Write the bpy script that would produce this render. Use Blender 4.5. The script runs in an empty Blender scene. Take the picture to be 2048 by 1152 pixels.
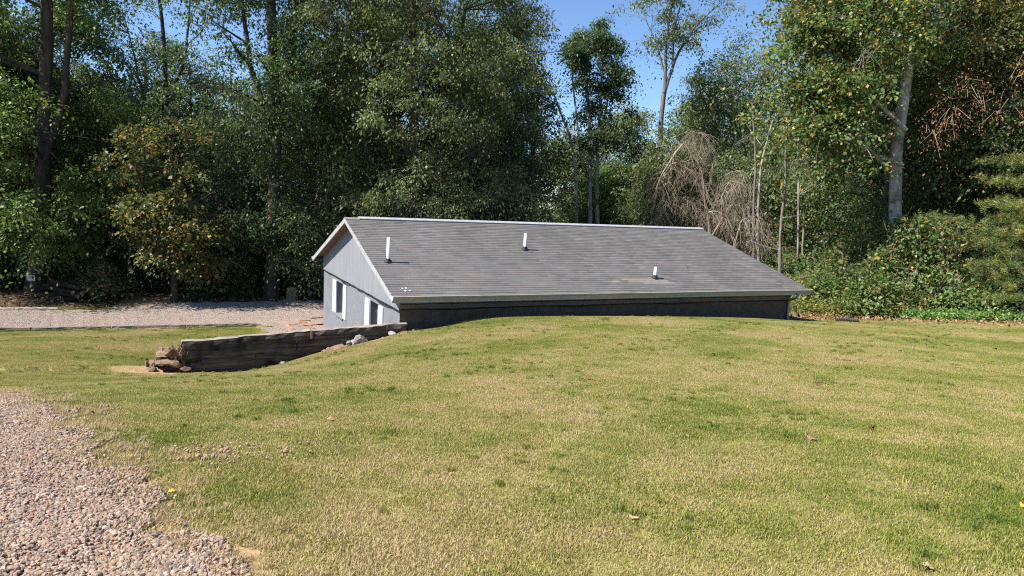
import bpy, math, random
import numpy as np
from mathutils import Vector, Matrix, Euler

R_ = math.radians
S = bpy.context.scene
C = S.collection
rng = np.random.default_rng(7)
random.seed(7)

# ------------------------------------------------------------------ camera
ZC = 5.14                       # camera height above the drive (z = 0)
FPX, PITCH, ROLL = 1417.3, 0.12, 0.045
cp, sp = math.cos(PITCH), math.sin(PITCH)
FWD = np.array([0, cp, -sp]); _up = np.array([0, sp, cp]); _rt = np.array([1.0, 0, 0])
RGT = math.cos(ROLL) * _rt + math.sin(ROLL) * _up
UPV = -math.sin(ROLL) * _rt + math.cos(ROLL) * _up
cam_d = bpy.data.cameras.new('camera'); cam = bpy.data.objects.new('camera', cam_d); C.objects.link(cam)
cam_d.sensor_width = 36; cam_d.lens = FPX / 2048 * 36; cam_d.clip_start = .1; cam_d.clip_end = 3000
m = Matrix.Identity(4)
for i in range(3):
    m[i][0] = RGT[i]; m[i][1] = UPV[i]; m[i][2] = -FWD[i]
m[2][3] = ZC
cam.matrix_world = m
S.camera = cam

def ray(px, py): return FWD + RGT * ((px - 1024) / FPX) - UPV * ((py - 576) / FPX)
def at(px, py, Y):
    d = ray(px, py); p = d * (Y / d[1]); return np.array([p[0], p[1], p[2] + ZC])
def at_z(px, py, z):
    d = ray(px, py); p = d * ((z - ZC) / d[2]); return np.array([p[0], p[1], z])

# ------------------------------------------------------------------ world, sun, exposure
SUN_EL, SUN_TO = R_(51), R_(69)       # light travels towards azimuth 69 deg (from +Y to +X)
W = bpy.data.worlds.new('World'); S.world = W; W.use_nodes = True
wn = W.node_tree.nodes; wl = W.node_tree.links
sky = wn.new('ShaderNodeTexSky'); sky.sky_type = 'NISHITA'; sky.sun_disc = False
sky.sun_elevation = SUN_EL; sky.sun_rotation = SUN_TO + math.pi
sky.altitude = 1500; sky.air_density = 1.0; sky.dust_density = 0.0; sky.ozone_density = 6.0
bg = wn['Background']; bg.inputs[1].default_value = 0.095
wl.new(sky.outputs[0], bg.inputs[0])
sd = bpy.data.lights.new('sun', 'SUN'); sd.energy = 5.0; sd.angle = R_(.53); sd.color = (1, .95, .87)
sun = bpy.data.objects.new('sun', sd); C.objects.link(sun)
ldir = Vector((math.sin(SUN_TO) * math.cos(SUN_EL), math.cos(SUN_TO) * math.cos(SUN_EL), -math.sin(SUN_EL)))
sun.rotation_euler = ldir.to_track_quat('-Z', 'Y').to_euler(); sun.location = (-20, -5, 30)
S.view_settings.view_transform = 'Standard'; S.view_settings.look = 'None'
S.view_settings.exposure = 1.02; S.view_settings.gamma = 1.0
S.render.engine = 'CYCLES'
cy = S.cycles
cy.max_bounces = 5; cy.diffuse_bounces = 3; cy.glossy_bounces = 2; cy.transmission_bounces = 4; cy.transparent_max_bounces = 4
cy.use_denoising = False; cy.pixel_filter_type = 'BLACKMAN_HARRIS'; cy.filter_width = 1.15
cy.caustics_reflective = False; cy.caustics_refractive = False

# ------------------------------------------------------------------ materials
def mat(name):
    M = bpy.data.materials.new(name); M.use_nodes = True
    return M, M.node_tree.nodes, M.node_tree.links, M.node_tree.nodes['Principled BSDF']
def nd(n, t, **kw):
    x = n.new(t)
    for k, v in kw.items(): setattr(x, k, v)
    return x
def noise(n, l, scale, detail=4, vec=None, rough=.55):
    t = nd(n, 'ShaderNodeTexNoise'); t.inputs['Scale'].default_value = scale; t.inputs['Detail'].default_value = detail
    t.inputs['Roughness'].default_value = rough
    if vec is not None: l.new(vec, t.inputs['Vector'])
    return t.outputs['Fac']
def ramp(n, l, fac, stops):
    r = nd(n, 'ShaderNodeValToRGB'); e = r.color_ramp.elements
    while len(e) < len(stops): e.new(.5)
    for i, (p, c) in enumerate(stops):
        e[i].position = p; e[i].color = (*c, 1) if len(c) == 3 else c
    l.new(fac, r.inputs[0]); return r.outputs[0]
def mixc(n, l, fac, a, b, mode='MIX'):
    x = nd(n, 'ShaderNodeMix', data_type='RGBA', blend_type=mode)
    for s, v in ((x.inputs[0], fac), (x.inputs[6], a), (x.inputs[7], b)):
        if isinstance(v, (int, float)): s.default_value = v
        elif isinstance(v, tuple): s.default_value = (*v, 1)
        else: l.new(v, s)
    return x.outputs[2]
def mth(n, l, op, a, b=None, clamp=False):
    x = nd(n, 'ShaderNodeMath', operation=op, use_clamp=clamp)
    for s, v in ((x.inputs[0], a), (x.inputs[1], b)):
        if v is None: continue
        if isinstance(v, (int, float)): s.default_value = v
        else: l.new(v, s)
    return x.outputs[0]
def bump(n, l, h, strength, dist, p):
    b = nd(n, 'ShaderNodeBump'); b.inputs['Strength'].default_value = strength; b.inputs['Distance'].default_value = dist
    l.new(h, b.inputs['Height']); l.new(b.outputs[0], p.inputs['Normal'])
def pos(n): return nd(n, 'ShaderNodeNewGeometry').outputs['Position']
def objc(n): return nd(n, 'ShaderNodeTexCoord').outputs['Object']
def attr(n, name): return nd(n, 'ShaderNodeAttribute', attribute_name=name)

def noisy_mat(name, c1, c2, scale, rough=.85, b=.3, bd=.01, stretch=None, detail=6, spec=.25, c3=None, s3=1.0):
    M, n, l, p = mat(name)
    v = objc(n)
    if stretch:
        mp = nd(n, 'ShaderNodeMapping'); mp.inputs['Scale'].default_value = stretch; l.new(v, mp.inputs[0]); v = mp.outputs[0]
    f = noise(n, l, scale, detail, v)
    col = ramp(n, l, f, [(.3, c1), (.7, c2)])
    if c3:
        f3 = noise(n, l, s3, 4, objc(n)); f3 = ramp(n, l, f3, [(.52, (0, 0, 0)), (.66, (1, 1, 1))])
        col = mixc(n, l, f3, col, c3)
    l.new(col, p.inputs['Base Color']); p.inputs['Roughness'].default_value = rough
    p.inputs['Specular IOR Level'].default_value = spec
    bump(n, l, noise(n, l, scale * 2.3, 5, v), b, bd, p)
    return M

def leaf_mat(name, trans=.40, rough=.48, spec=.4, tboost=(1.25, 1.3, .75)):
    M, n, l, p = mat(name)
    a = attr(n, 'tint').outputs['Color']
    l.new(a, p.inputs['Base Color']); p.inputs['Roughness'].default_value = rough
    p.inputs['Specular IOR Level'].default_value = spec
    t = nd(n, 'ShaderNodeBsdfTranslucent')
    l.new(mixc(n, l, 1.0, a, tboost, 'MULTIPLY'), t.inputs[0])
    mx = nd(n, 'ShaderNodeMixShader'); mx.inputs[0].default_value = trans
    l.new(p.outputs[0], mx.inputs[1]); l.new(t.outputs[0], mx.inputs[2])
    l.new(mx.outputs[0], n['Material Output'].inputs[0])
    return M
M_LEAF = leaf_mat('leaf')
M_NEEDLE = leaf_mat('needle', .2, .55, .3)

def tint_mat(name, rough=.9, spec=.2, nscale=None, namt=.4, b=0, bd=.003):
    M, n, l, p = mat(name)
    c = attr(n, 'tint').outputs['Color']
    if nscale:
        f = ramp(n, l, noise(n, l, nscale, 5, objc(n)), [(.3, (1 - namt,) * 3), (.7, (1 + namt * .4,) * 3)])
        c = mixc(n, l, 1.0, c, f, 'MULTIPLY')
        if b: bump(n, l, noise(n, l, nscale * 2, 4, objc(n)), b, bd, p)
    l.new(c, p.inputs['Base Color']); p.inputs['Roughness'].default_value = rough
    p.inputs['Specular IOR Level'].default_value = spec
    return M
M_STONE = tint_mat('gravel stone', .9, .2)
M_DRY = tint_mat('dead leaf', .7, .3)

def bark_mat(name, c1, c2, scale=7, c3=None):
    return noisy_mat(name, c1, c2, scale, .95, .9, .03, (1, 1, .22), 8, .1, c3, 1.6)
M_BARK_D = bark_mat('dark bark', (.035, .028, .022), (.10, .083, .068))
M_BARK_G = bark_mat('grey bark', (.10, .09, .08), (.27, .25, .22))
M_BARK_P = bark_mat('pale bark', (.20, .18, .16), (.50, .46, .41), 5, (.10, .085, .07))
M_BARK_B = bark_mat('brown twig', (.16, .12, .085), (.34, .27, .20))
M_TWIG = bark_mat('tan dead twig', (.19, .15, .115), (.37, .305, .245))

M_STUCCO = noisy_mat('grey stucco', (.185, .192, .215), (.25, .258, .285), 34, .92, 1.0, .018, None, 8, .15, (.185, .185, .195), 1.1)
M_STUCCO_SHADED = noisy_mat('shade-darkened stucco', (.085, .066, .05), (.15, .12, .092), 7, .95, 1.0, .018, None, 9, .1, (.12, .075, .05), 1.9)  # darker, browner copy of the stucco with shade painted in, plus orange-brown spots
def siding_mat():
    M, n, l, p = mat('grey siding')
    v = objc(n)
    sx = nd(n, 'ShaderNodeSeparateXYZ'); l.new(v, sx.inputs[0])
    mp = nd(n, 'ShaderNodeMapping'); mp.inputs['Scale'].default_value = (1, 9, .55); l.new(v, mp.inputs[0])
    f = noise(n, l, 1.7, 6, mp.outputs[0])
    col = ramp(n, l, f, [(.3, (.185, .192, .213)), (.7, (.262, .27, .296))])
    blot = ramp(n, l, noise(n, l, 1.4, 3, v), [(.55, (0, 0, 0)), (.75, (.7, .7, .7))])
    col = mixc(n, l, blot, col, (.20, .21, .235))
    g = mth(n, l, 'FRACT', mth(n, l, 'MULTIPLY', sx.outputs[1], 1 / .203))
    gr = mth(n, l, 'LESS_THAN', g, .045)
    col = mixc(n, l, mth(n, l, 'MULTIPLY', gr, .4), col, (.14, .15, .165))
    l.new(col, p.inputs['Base Color']); p.inputs['Roughness'].default_value = .8
    h = mth(n, l, 'SUBTRACT', mth(n, l, 'MULTIPLY', noise(n, l, 60, 3, mp.outputs[0]), .15), gr)
    bump(n, l, h, .6, .008, p)
    return M
M_SIDING = siding_mat()
M_FASCIA = noisy_mat('fascia paint', (.30, .305, .32), (.44, .445, .465), 9, .6, .15, .004, (1, 1, 1), 5, .3, (.33, .32, .31), 3)
M_SOFFIT = noisy_mat('soffit wood', (.15, .105, .08), (.30, .23, .19), 5, .85, .3, .005, (6, 1, 1))
M_FRIEZE = noisy_mat('frieze paint', (.11, .105, .095), (.18, .17, .155), 6, .8, .25, .004, (1, 1, 4), 6, .2, (.24, .15, .10), 1.4)
M_GUTTER = noisy_mat('gutter metal', (.25, .24, .225), (.38, .37, .355), 4, .4, .1, .004, (1, 1, 5), 5, .5, (.30, .29, .26), 2)
M_WHITE = noisy_mat('white paint', (.72, .73, .76), (.82, .83, .85), 12, .5, .1, .002, (1, 1, .3), 4, .4)
M_PVC = noisy_mat('white pvc', (.76, .77, .78), (.85, .86, .87), 10, .35, .05, .001, None, 3, .5)
M_BOOT = noisy_mat('black rubber', (.012, .012, .013), (.03, .03, .032), 20, .6, .3, .004)
M_CABLE = noisy_mat('black cable', (.012, .012, .013), (.022, .022, .022), 20, .5, .0, .001)
M_METALCAP = noisy_mat('ridge metal', (.30, .305, .32), (.42, .425, .44), 8, .35, .05, .002, None, 3, .5)
def glass_mat():
    M, n, l, p = mat('window glass')
    p.inputs['Base Color'].default_value = (.018, .020, .026, 1); p.inputs['Roughness'].default_value = .05
    p.inputs['Specular IOR Level'].default_value = .6
    bump(n, l, noise(n, l, 2.5, 2, objc(n)), .08, .02, p)
    return M
M_GLASS = glass_mat()
def shingle_mat():
    M, n, l, p = mat('asphalt shingle')
    c = attr(n, 'tint').outputs['Color']
    P = pos(n)
    gran = ramp(n, l, noise(n, l, 260, 2, P), [(.25, (.72, .72, .72)), (.75, (1.25, 1.25, 1.25))])
    c = mixc(n, l, 1.0, c, gran, 'MULTIPLY')
    mp = nd(n, 'ShaderNodeMapping'); mp.inputs['Scale'].default_value = (.55, .25, .5); mp.inputs['Rotation'].default_value = (0, 0, .5)
    l.new(P, mp.inputs[0])
    st = ramp(n, l, noise(n, l, 1.25, 5, mp.outputs[0], .6), [(.42, (.0, .0, .0)), (.72, (1, 1, 1))])
    c = mixc(n, l, mth(n, l, 'MULTIPLY', st, .38), c, (.055, .052, .054))
    rs = ramp(n, l, noise(n, l, 1.1, 4, P), [(.60, (0, 0, 0)), (.76, (1, 1, 1))])
    c = mixc(n, l, mth(n, l, 'MULTIPLY', rs, .18), c, (.19, .125, .105))
    l.new(c, p.inputs['Base Color']); p.inputs['Roughness'].default_value = .85; p.inputs['Specular IOR Level'].default_value = .3
    bump(n, l, noise(n, l, 190, 3, P), .5, .003, p)
    return M
M_SHINGLE = shingle_mat()
M_TIE = noisy_mat('weathered railroad tie', (.032, .026, .022), (.17, .145, .125), 3.2, .95, 1.0, .03, (.35, 4, 6), 9, .08, (.035, .028, .024), 1.7)
M_TIE_TOP = noisy_mat('grey weathered wood', (.17, .14, .12), (.40, .345, .295), 4, .95, .9, .02, (.5, 5, 5), 8, .1, (.10, .075, .06), 2.5)
M_EDGE = noisy_mat('edging timber wood', (.11, .085, .07), (.30, .24, .195), 4, .95, .6, .01, (.4, 5, 5), 7, .1)
M_EDGE_P = noisy_mat('pale edging timber wood', (.30, .27, .24), (.50, .46, .41), 4, .9, .5, .01, (.4, 5, 5), 7, .1)
M_ROT = noisy_mat('rotten red wood', (.08, .042, .028), (.38, .25, .17), 7, .98, 1.0, .02, (4, 4, .5), 7, .05)
M_PLANK = noisy_mat('orange stained plank', (.26, .125, .075), (.40, .22, .15), 4, .8, .4, .006, (.5, 5, 5), 6, .2)
M_ROCK = noisy_mat('pale rock', (.20, .185, .17), (.40, .375, .345), 5, .92, 1.0, .03, None, 8, .15)
M_CLAY = noisy_mat('clay clod', (.13, .085, .055), (.30, .205, .14), 6, .98, 1.0, .04, None, 8, .05)
M_LOG = bark_mat('dark log bark', (.02, .016, .013), (.07, .056, .046), 5)
M_LOGEND = noisy_mat('sawn log end', (.28, .20, .13), (.48, .37, .25), 5, .9, .4, .01)
M_SIGN = noisy_mat('white sign sheet', (.70, .70, .74), (.78, .78, .82), 8, .5, .05, .001)
M_SIGNRED = noisy_mat('red sign print', (.50, .06, .07), (.6, .09, .1), 20, .6, 0, .001)
M_SIGNGREY = noisy_mat('grey sign print', (.30, .30, .36), (.36, .36, .42), 20, .6, 0, .001)

def grass_mat():
    M, n, l, p = mat('grass blade')
    P = pos(n)
    r = attr(n, 'rnd').outputs['Fac']
    big = noise(n, l, .42, 4, P, .6)
    mid = noise(n, l, 2.3, 3, P, .6)
    dry = mth(n, l, 'ADD', mth(n, l, 'MULTIPLY', big, 1.9), mth(n, l, 'MULTIPLY', mid, 1.15))
    dry = mth(n, l, 'ADD', dry, mth(n, l, 'MULTIPLY', r, .95))
    dry = mth(n, l, 'SUBTRACT', dry, 1.34)
    col = ramp(n, l, dry, [(0.0, (.10, .155, .022)), (.30, (.185, .235, .038)), (.55, (.29, .295, .068)), (.80, (.42, .355, .13)), (1.0, (.50, .39, .21))])
    l.new(col, p.inputs['Base Color']); p.inputs['Roughness'].default_value = .6; p.inputs['Specular IOR Level'].default_value = .25
    t = nd(n, 'ShaderNodeBsdfTranslucent'); l.new(col, t.inputs[0])
    mx = nd(n, 'ShaderNodeMixShader'); mx.inputs[0].default_value = .3
    l.new(p.outputs[0], mx.inputs[1]); l.new(t.outputs[0], mx.inputs[2]); l.new(mx.outputs[0], n['Material Output'].inputs[0])
    return M
M_GRASS = grass_mat()
def ground_mat():
    M, n, l, p = mat('earth')
    P = pos(n)
    z = attr(n, 'zone').outputs['Color']
    sx = nd(n, 'ShaderNodeSeparateColor'); l.new(z, sx.inputs[0])
    f = noise(n, l, 9, 8, P)
    thatch = ramp(n, l, f, [(.3, (.14, .125, .04)), (.55, (.24, .21, .075)), (.75, (.34, .285, .13))])
    litter = ramp(n, l, noise(n, l, 14, 8, P), [(.3, (.035, .027, .018)), (.5, (.095, .068, .042)), (.72, (.20, .135, .08))])
    clay = ramp(n, l, noise(n, l, 7, 8, P), [(.3, (.24, .145, .085)), (.7, (.44, .30, .19))])
    c = mixc(n, l, sx.outputs[0], thatch, litter)
    c = mixc(n, l, sx.outputs[1], c, clay)
    l.new(c, p.inputs['Base Color']); p.inputs['Roughness'].default_value = 1; p.inputs['Specular IOR Level'].default_value = .05
    bump(n, l, noise(n, l, 30, 6, P), .8, .03, p)
    return M
M_GROUND = ground_mat()
def gravelbed_mat(name, c1, c2):
    M, n, l, p = mat(name)
    P = pos(n)
    v = nd(n, 'ShaderNodeTexVoronoi'); v.inputs['Scale'].default_value = 32; l.new(P, v.inputs['Vector'])
    c = ramp(n, l, noise(n, l, 5, 6, P), [(.3, c1), (.7, c2)])
    l.new(c, p.inputs['Base Color']); p.inputs['Roughness'].default_value = 1
    bump(n, l, v.outputs['Distance'], .8, .02, p)
    return M
M_BED = gravelbed_mat('gravel bed', (.20, .16, .13), (.32, .265, .22))
M_PATH = noisy_mat('orange dirt', (.30, .165, .085), (.50, .31, .18), 3, 1, .6, .03, None, 8, .05)

# ------------------------------------------------------------------ mesh helpers
def mk(name, V, faces, material=None, parent=None, smooth=False, tint=None, rnd=None, mats=None, midx=None):
    """V (n,3); faces: list of arrays (m,k) or list of index lists"""
    me = bpy.data.meshes.new(name)
    V = np.asarray(V, dtype=np.float32)
    fl = [np.asarray(f, dtype=np.int32) for f in faces if len(f)] if isinstance(faces, tuple) else None
    if fl is None:
        me.from_pydata([tuple(map(float, v)) for v in V], [], [tuple(int(i) for i in f) for f in faces])
    else:
        nl = sum(f.size for f in fl); npoly = sum(len(f) for f in fl)
        me.vertices.add(len(V)); me.vertices.foreach_set('co', V.ravel())
        me.loops.add(nl); me.polygons.add(npoly)
        me.loops.foreach_set('vertex_index', np.concatenate([f.ravel() for f in fl]))
        tot = np.concatenate([np.full(len(f), f.shape[1], np.int32) for f in fl])
        me.polygons.foreach_set('loop_start', np.concatenate([[0], np.cumsum(tot)[:-1]]).astype(np.int32))
        me.update(calc_edges=True)
    if smooth: me.polygons.foreach_set('use_smooth', np.ones(len(me.polygons), bool))
    else: me.polygons.foreach_set('use_smooth', np.zeros(len(me.polygons), bool))
    if tint is not None:
        a = me.attributes.new('tint', 'FLOAT_COLOR', 'POINT')
        t = np.ones((len(V), 4), np.float32); t[:, :3] = tint; a.data.foreach_set('color', t.ravel())
    if rnd is not None:
        a = me.attributes.new('rnd', 'FLOAT', 'POINT'); a.data.foreach_set('value', np.asarray(rnd, np.float32))
    for x in (mats or ([material] if material else [])): me.materials.append(x)
    if midx is not None: me.polygons.foreach_set('material_index', np.asarray(midx, np.int32))
    me.update()
    o = bpy.data.objects.new(name, me)
    C.objects.link(o)
    if parent: o.parent = parent
    return o
def tag(o, label, cat, group=None):
    o['label'] = label; o['category'] = cat
    if group: o['group'] = group
    return o
def struct(o): o['kind'] = 'structure'; return o
def stuff(o, label=None, cat=None):
    o['kind'] = 'stuff'
    if label: o['label'] = label; o['category'] = cat
    return o
def empty(name, loc, rz=0):
    o = bpy.data.objects.new(name, None); C.objects.link(o); o.location = tuple(map(float, loc)); o.rotation_euler = (0, 0, rz)
    o.empty_display_size = .2; return o
def copy_tree(o, parent=None):
    c = o.copy(); C.objects.link(c); c.parent = parent
    for ch in o.children:
        copy_tree(ch, c)
    return c

class MB:
    def __init__(s): s.v = []; s.f = []
    def box(s, x0, x1, y0, y1, z0, z1, M=None):
        b = len(s.v)
        for x, y, z in ((x0, y0, z0), (x1, y0, z0), (x1, y1, z0), (x0, y1, z0), (x0, y0, z1), (x1, y0, z1), (x1, y1, z1), (x0, y1, z1)):
            p = Vector((x, y, z)); s.v.append(M @ p if M else p)
        for q in ((0, 3, 2, 1), (4, 5, 6, 7), (0, 1, 5, 4), (1, 2, 6, 5), (2, 3, 7, 6), (3, 0, 4, 7)): s.f.append([b + i for i in q])
        return s
    def prism(s, poly, a, b_, axis):
        """extrude 2-D poly along axis ('x': poly in (y,z); 'y': poly in (x,z))"""
        b = len(s.v); n = len(poly)
        for t in (a, b_):
            for p, q in poly:
                s.v.append(Vector((t, p, q)) if axis == 'x' else Vector((p, t, q)))
        for i in range(n):
            j = (i + 1) % n; s.f.append([b + i, b + j, b + n + j, b + n + i])
        s.f.append([b + i for i in range(n)][::-1]); s.f.append([b + n + i for i in range(n)])
        return s
    def quad(s, *pts):
        b = len(s.v); s.v += [Vector(p) for p in pts]; s.f.append(list(range(b, b + len(pts)))); return s
    def build(s, name, material, parent=None, smooth=False, **k):
        return mk(name, [tuple(v) for v in s.v], s.f, material, parent, smooth, **k)
def bevel(o, w=.01, seg=2):
    md = o.modifiers.new('bevel', 'BEVEL'); md.width = w; md.segments = seg; md.limit_method = 'ANGLE'; return o
def fix_normals(o):
    import bmesh
    b = bmesh.new(); b.from_mesh(o.data); bmesh.ops.recalc_face_normals(b, faces=b.faces); b.to_mesh(o.data); b.free(); return o

def tubes(P, Rr, k=5, cap=False):
    """P (B,n,3), Rr (B,n) -> verts, quads"""
    P = np.asarray(P, float); Rr = np.asarray(Rr, float)
    B, n, _ = P.shape
    T = np.gradient(P, axis=1); T /= np.linalg.norm(T, axis=2, keepdims=True) + 1e-9
    mean = T.mean(axis=1); ref = np.where(np.abs(mean[:, 2:3]) > .7, np.array([[1.0, 0, 0]]), np.array([[0, 0, 1.0]]))
    b1 = np.cross(T, ref[:, None, :]); b1 /= np.linalg.norm(b1, axis=2, keepdims=True) + 1e-9
    b2 = np.cross(T, b1)
    a = np.arange(k) * 2 * np.pi / k
    V = P[:, :, None, :] + Rr[:, :, None, None] * (np.cos(a)[None, None, :, None] * b1[:, :, None, :] + np.sin(a)[None, None, :, None] * b2[:, :, None, :])
    idx = np.arange(B * n * k).reshape(B, n, k)
    q = np.stack([idx[:, :-1], np.roll(idx, -1, 2)[:, :-1], np.roll(idx, -1, 2)[:, 1:], idx[:, 1:]], -1).reshape(-1, 4)
    return V.reshape(-1, 3), q
def join(parts):
    Vs, Fs, o = [], [], 0
    for V, F in parts:
        Vs.append(V); Fs.append(F + o); o += len(V)
    return np.concatenate(Vs), np.concatenate(Fs)

# ------------------------------------------------------------------ terrain
class TPS:
    def __init__(s, pts, lam=.02):
        p = np.array(pts, float); s.x = p[:, :2]; n = len(p)
        K = s.k(s.x, s.x) + lam * np.eye(n); Q = np.hstack([np.ones((n, 1)), s.x])
        A = np.block([[K, Q], [Q.T, np.zeros((3, 3))]])
        s.w = np.linalg.solve(A, np.concatenate([p[:, 2], np.zeros(3)])); s.n = n
    @staticmethod
    def k(a, b):
        d = np.sum((a[:, None] - b[None]) ** 2, -1); return .5 * d * np.log(d + 1e-12)
    def __call__(s, x, y):
        q = np.stack([np.clip(x, -85, 85).ravel(), np.clip(y, -28, 125).ravel()], -1)
        return (s.k(q, s.x) @ s.w[:s.n] + s.w[s.n] + q @ s.w[s.n + 1:]).reshape(np.shape(x))
YAW = .447
HU = np.array([math.cos(YAW), math.sin(YAW)]); HV = np.array([math.sin(YAW), -math.cos(YAW)])
APEX = np.array([-5.429, 22.732]); Z_APEX, Z_EAVE, Z_ST = 4.41, 2.66, 2.247
LEN, WID, OVL, OVR, OVE = 14.426, 5.70, .333, .335, .515
def house_xy(u, v): return APEX + HU * u + HV * v
sN = house_xy(OVL, WID - OVE); sR = house_xy(LEN - OVR, WID - OVE)
TL = np.array([-7.42, 15.72]); TR = sN + np.array([.22, -.16])       # timber wall front face ends
tdir = (TR - TL) / np.linalg.norm(TR - TL); tnor = np.array([-tdir[1], tdir[0]])
def on_timber(px, py):
    d = ray(px, py); n = np.array([tnor[0], tnor[1], 0]); t = (TL @ tnor) / (d @ n); p = d * t; return (p[0], p[1], p[2] + ZC)
COMMON = [(0, -20, 3.9), (40, -20, 3.9), (-40, -20, 3.6), (0, 0, 3.54), (6, 0, 3.6), (-6, 0, 3.42), (0, 3, 3.34), (-2, 3, 3.3), (3, 3.5, 3.38),
          (-5, 6.7, 2.93), (0, 8, 2.93), (8, 8, 3.02), (-9, 11, 1.8), (-5.6, 11.5, 1.95), (20, 15, 2.45), (17, 23.3, 1.94), (12, 25.5, 1.45), (30, 30, 1.6),
          (-17.4, 23.75, .0), (-13.1, 25.3, .0), (-9, 27.2, .0), (-20.2, 27.7, .0), (-15, 31.1, .0), (-9.2, 33.8, .0), (-30, 19, .0), (-32, 25, 0),
          (-18, 12, 1.55), (-40, 5, 1.6), (-40, 60, .3), (0, 60, .2), (40, 60, 1.2), (70, 30, 2.0), (-70, 30, .2), (70, 0, 3.3), (-70, 0, 2.6), (0, 110, .5),
          (-26, 38, 0), (-10, 40, 0), (10, 42, .2), (-11.5, 19.5, .72)]
FRONT = COMMON + [(-2.13, 18.56, 1.70), (-1.62, 18.8, 1.81), (-1.24, 18.99, 1.91), (-.3, 19.44, 1.965), (1.13, 20.12, 1.945), (3.46, 21.24, 1.875), (6.07, 22.49, 1.775),
                  (7.98, 23.41, 1.665), (9.49, 24.13, 1.525)] + [on_timber(*p) for p in ((400, 744), (470, 744), (560, 728), (640, 704), (700, 690), (760, 677), (805, 664))] + [(-8.6, 15.6, 1.0)]
BACK = COMMON + [(-3.2, 18.5, .35), (-5, 21, .1), (-7.6, 27.5, 0), (-8.4, 17.3, .72), (-7.7, 16.1, .98), (-5.4, 18.0, .45), (10.1, 24.4, 1.5), (8, 30, 1.0), (4, 35, .2), (-1, 32, 0)]
F_, B_ = TPS(FRONT), TPS(BACK)
def seg_side(x, y):
    """>0 behind the timber wall / near house wall"""
    x = np.asarray(x, float); y = np.asarray(y, float)
    d1 = (x - TL[0]) * tnor[0] + (y - TL[1]) * tnor[1] - .11
    hn = -HV; d2 = (x - sN[0]) * hn[0] + (y - sN[1]) * hn[1] - .08
    return np.where(x < sN[0] + .2, d1, d2)
def gz(x, y):
    x = np.asarray(x, float); y = np.asarray(y, float)
    s = seg_side(x, y)
    z = np.where(s > 0, B_(x, y), F_(x, y))
    return z
def gz1(x, y): return float(gz(np.array([x]), np.array([y]))[0])
def gnormal(x, y, e=.2):
    dx = (gz(x + e, y) - gz(x - e, y)) / (2 * e); dy = (gz(x, y + e) - gz(x, y - e)) / (2 * e)
    return dx, dy
# polygons in plan
DRIVE = np.array([(-60, 6.5), (-17.4, 23.75), (-13.1, 25.3), (-9.2, 27.1), (-7.6, 27.6), (5.0, 33.7), (16, 38.5), (13, 43), (-9.2, 33.8), (-15, 31.1), (-17, 28.95), (-20.2, 27.7), (-60, 11.5)])
def in_poly(x, y, poly):
    x = np.asarray(x, float); y = np.asarray(y, float); r = np.zeros(x.shape, bool); n = len(poly)
    for i in range(n):
        (x0, y0), (x1, y1) = poly[i], poly[(i + 1) % n]
        c = ((y0 > y) != (y1 > y)) & (x < (x1 - x0) * (y - y0) / (y1 - y0 + 1e-12) + x0); r ^= c
    return r
def wob(x, y, s=1.0):
    x = np.asarray(x, float); y = np.asarray(y, float)
    return (np.sin(x * 2.1 * s + 1.3) * np.cos(y * 1.7 * s + .4) + .6 * np.sin(x * 5.3 * s - y * 3.1 * s) + .4 * np.sin(y * 9.7 * s + x * 4.1 * s + 2) + .3 * np.sin(17 * s * x + 2.2) * np.sin(15 * s * y)) / 2.3
# foreground gravel: everything left of this line
GL0, GL1 = np.array([-1.24, 3.1]), np.array([-4.85, 7.05])
gdir = (GL1 - GL0) / np.linalg.norm(GL1 - GL0); gnor = np.array([-gdir[1], gdir[0]])
def gravel_d(x, y):
    """>0 on the gravel (metres inside)"""
    s = (x - GL0[0]) * gdir[0] + (y - GL0[1]) * gdir[1]
    d = -(gdir[1] * (x - GL0[0]) - gdir[0] * (y - GL0[1]))
    return d - .05 * wob(x, y, 1.1) - .0015 * s ** 2
def treeline_d(x, y):
    """>0 in the woods on the right"""
    yl = np.interp(x, [-60, 9.4, 11, 14, 17, 22, 40, 90], [200, 200, 27.3, 25.6, 24.0, 21.5, 12, 0])
    return y - yl + .25 * wob(x, y, .8)
def woods_left(x, y):
    yl = np.interp(x, [-60, -20.2, -17, -15, -9.2, 13, 30], [11.5, 27.7, 28.95, 31.1, 33.8, 43, 60]); return y - yl
def house_in(x, y, pad=.0):
    u = (x - APEX[0]) * HU[0] + (y - APEX[1]) * HU[1]; v = (x - APEX[0]) * HV[0] + (y - APEX[1]) * HV[1]
    return (u > OVL - pad) & (u < LEN - OVR + pad) & (np.abs(v) < WID - OVE + pad)
def clay_amt(x, y):
    d1 = np.hypot((x + 7.9) / 1.1, (y - 15.55) / .65)
    a = np.clip(1.25 - d1, 0, 1)
    # strip under the rocks along the timber wall
    s = seg_side(x, y); t = (x - TL[0]) * tdir[0] + (y - TL[1]) * tdir[1]
    b = np.clip(1 - np.abs(s + .30) / .26, 0, 1) * ((t > 2.3) & (t < 5.6))
    return np.clip(np.maximum(a, b), 0, 1)
def graded(fine, lo, hi, grow=1.25, mx=9):
    a = list(np.arange(fine[0], fine[1] + 1e-6, fine[2])); st = fine[2]
    while a[-1] < hi: st = min(st * grow, mx); a.append(a[-1] + st)
    st = fine[2]; b = [a[0]]
    while b[-1] > lo: st = min(st * grow, mx); b.append(b[-1] - st)
    return np.array(b[::-1][:-1] + a)
gx = graded((-10, 11, .16), -420, 420, 1.13, 30); gy = graded((13.5, 26, .16), -60, 600, 1.1, 30)
X, Y = np.meshgrid(gx, gy); Zg = gz(X, Y)
nx, ny = len(gx), len(gy)
ii = np.arange(nx * ny).reshape(ny, nx)
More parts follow.
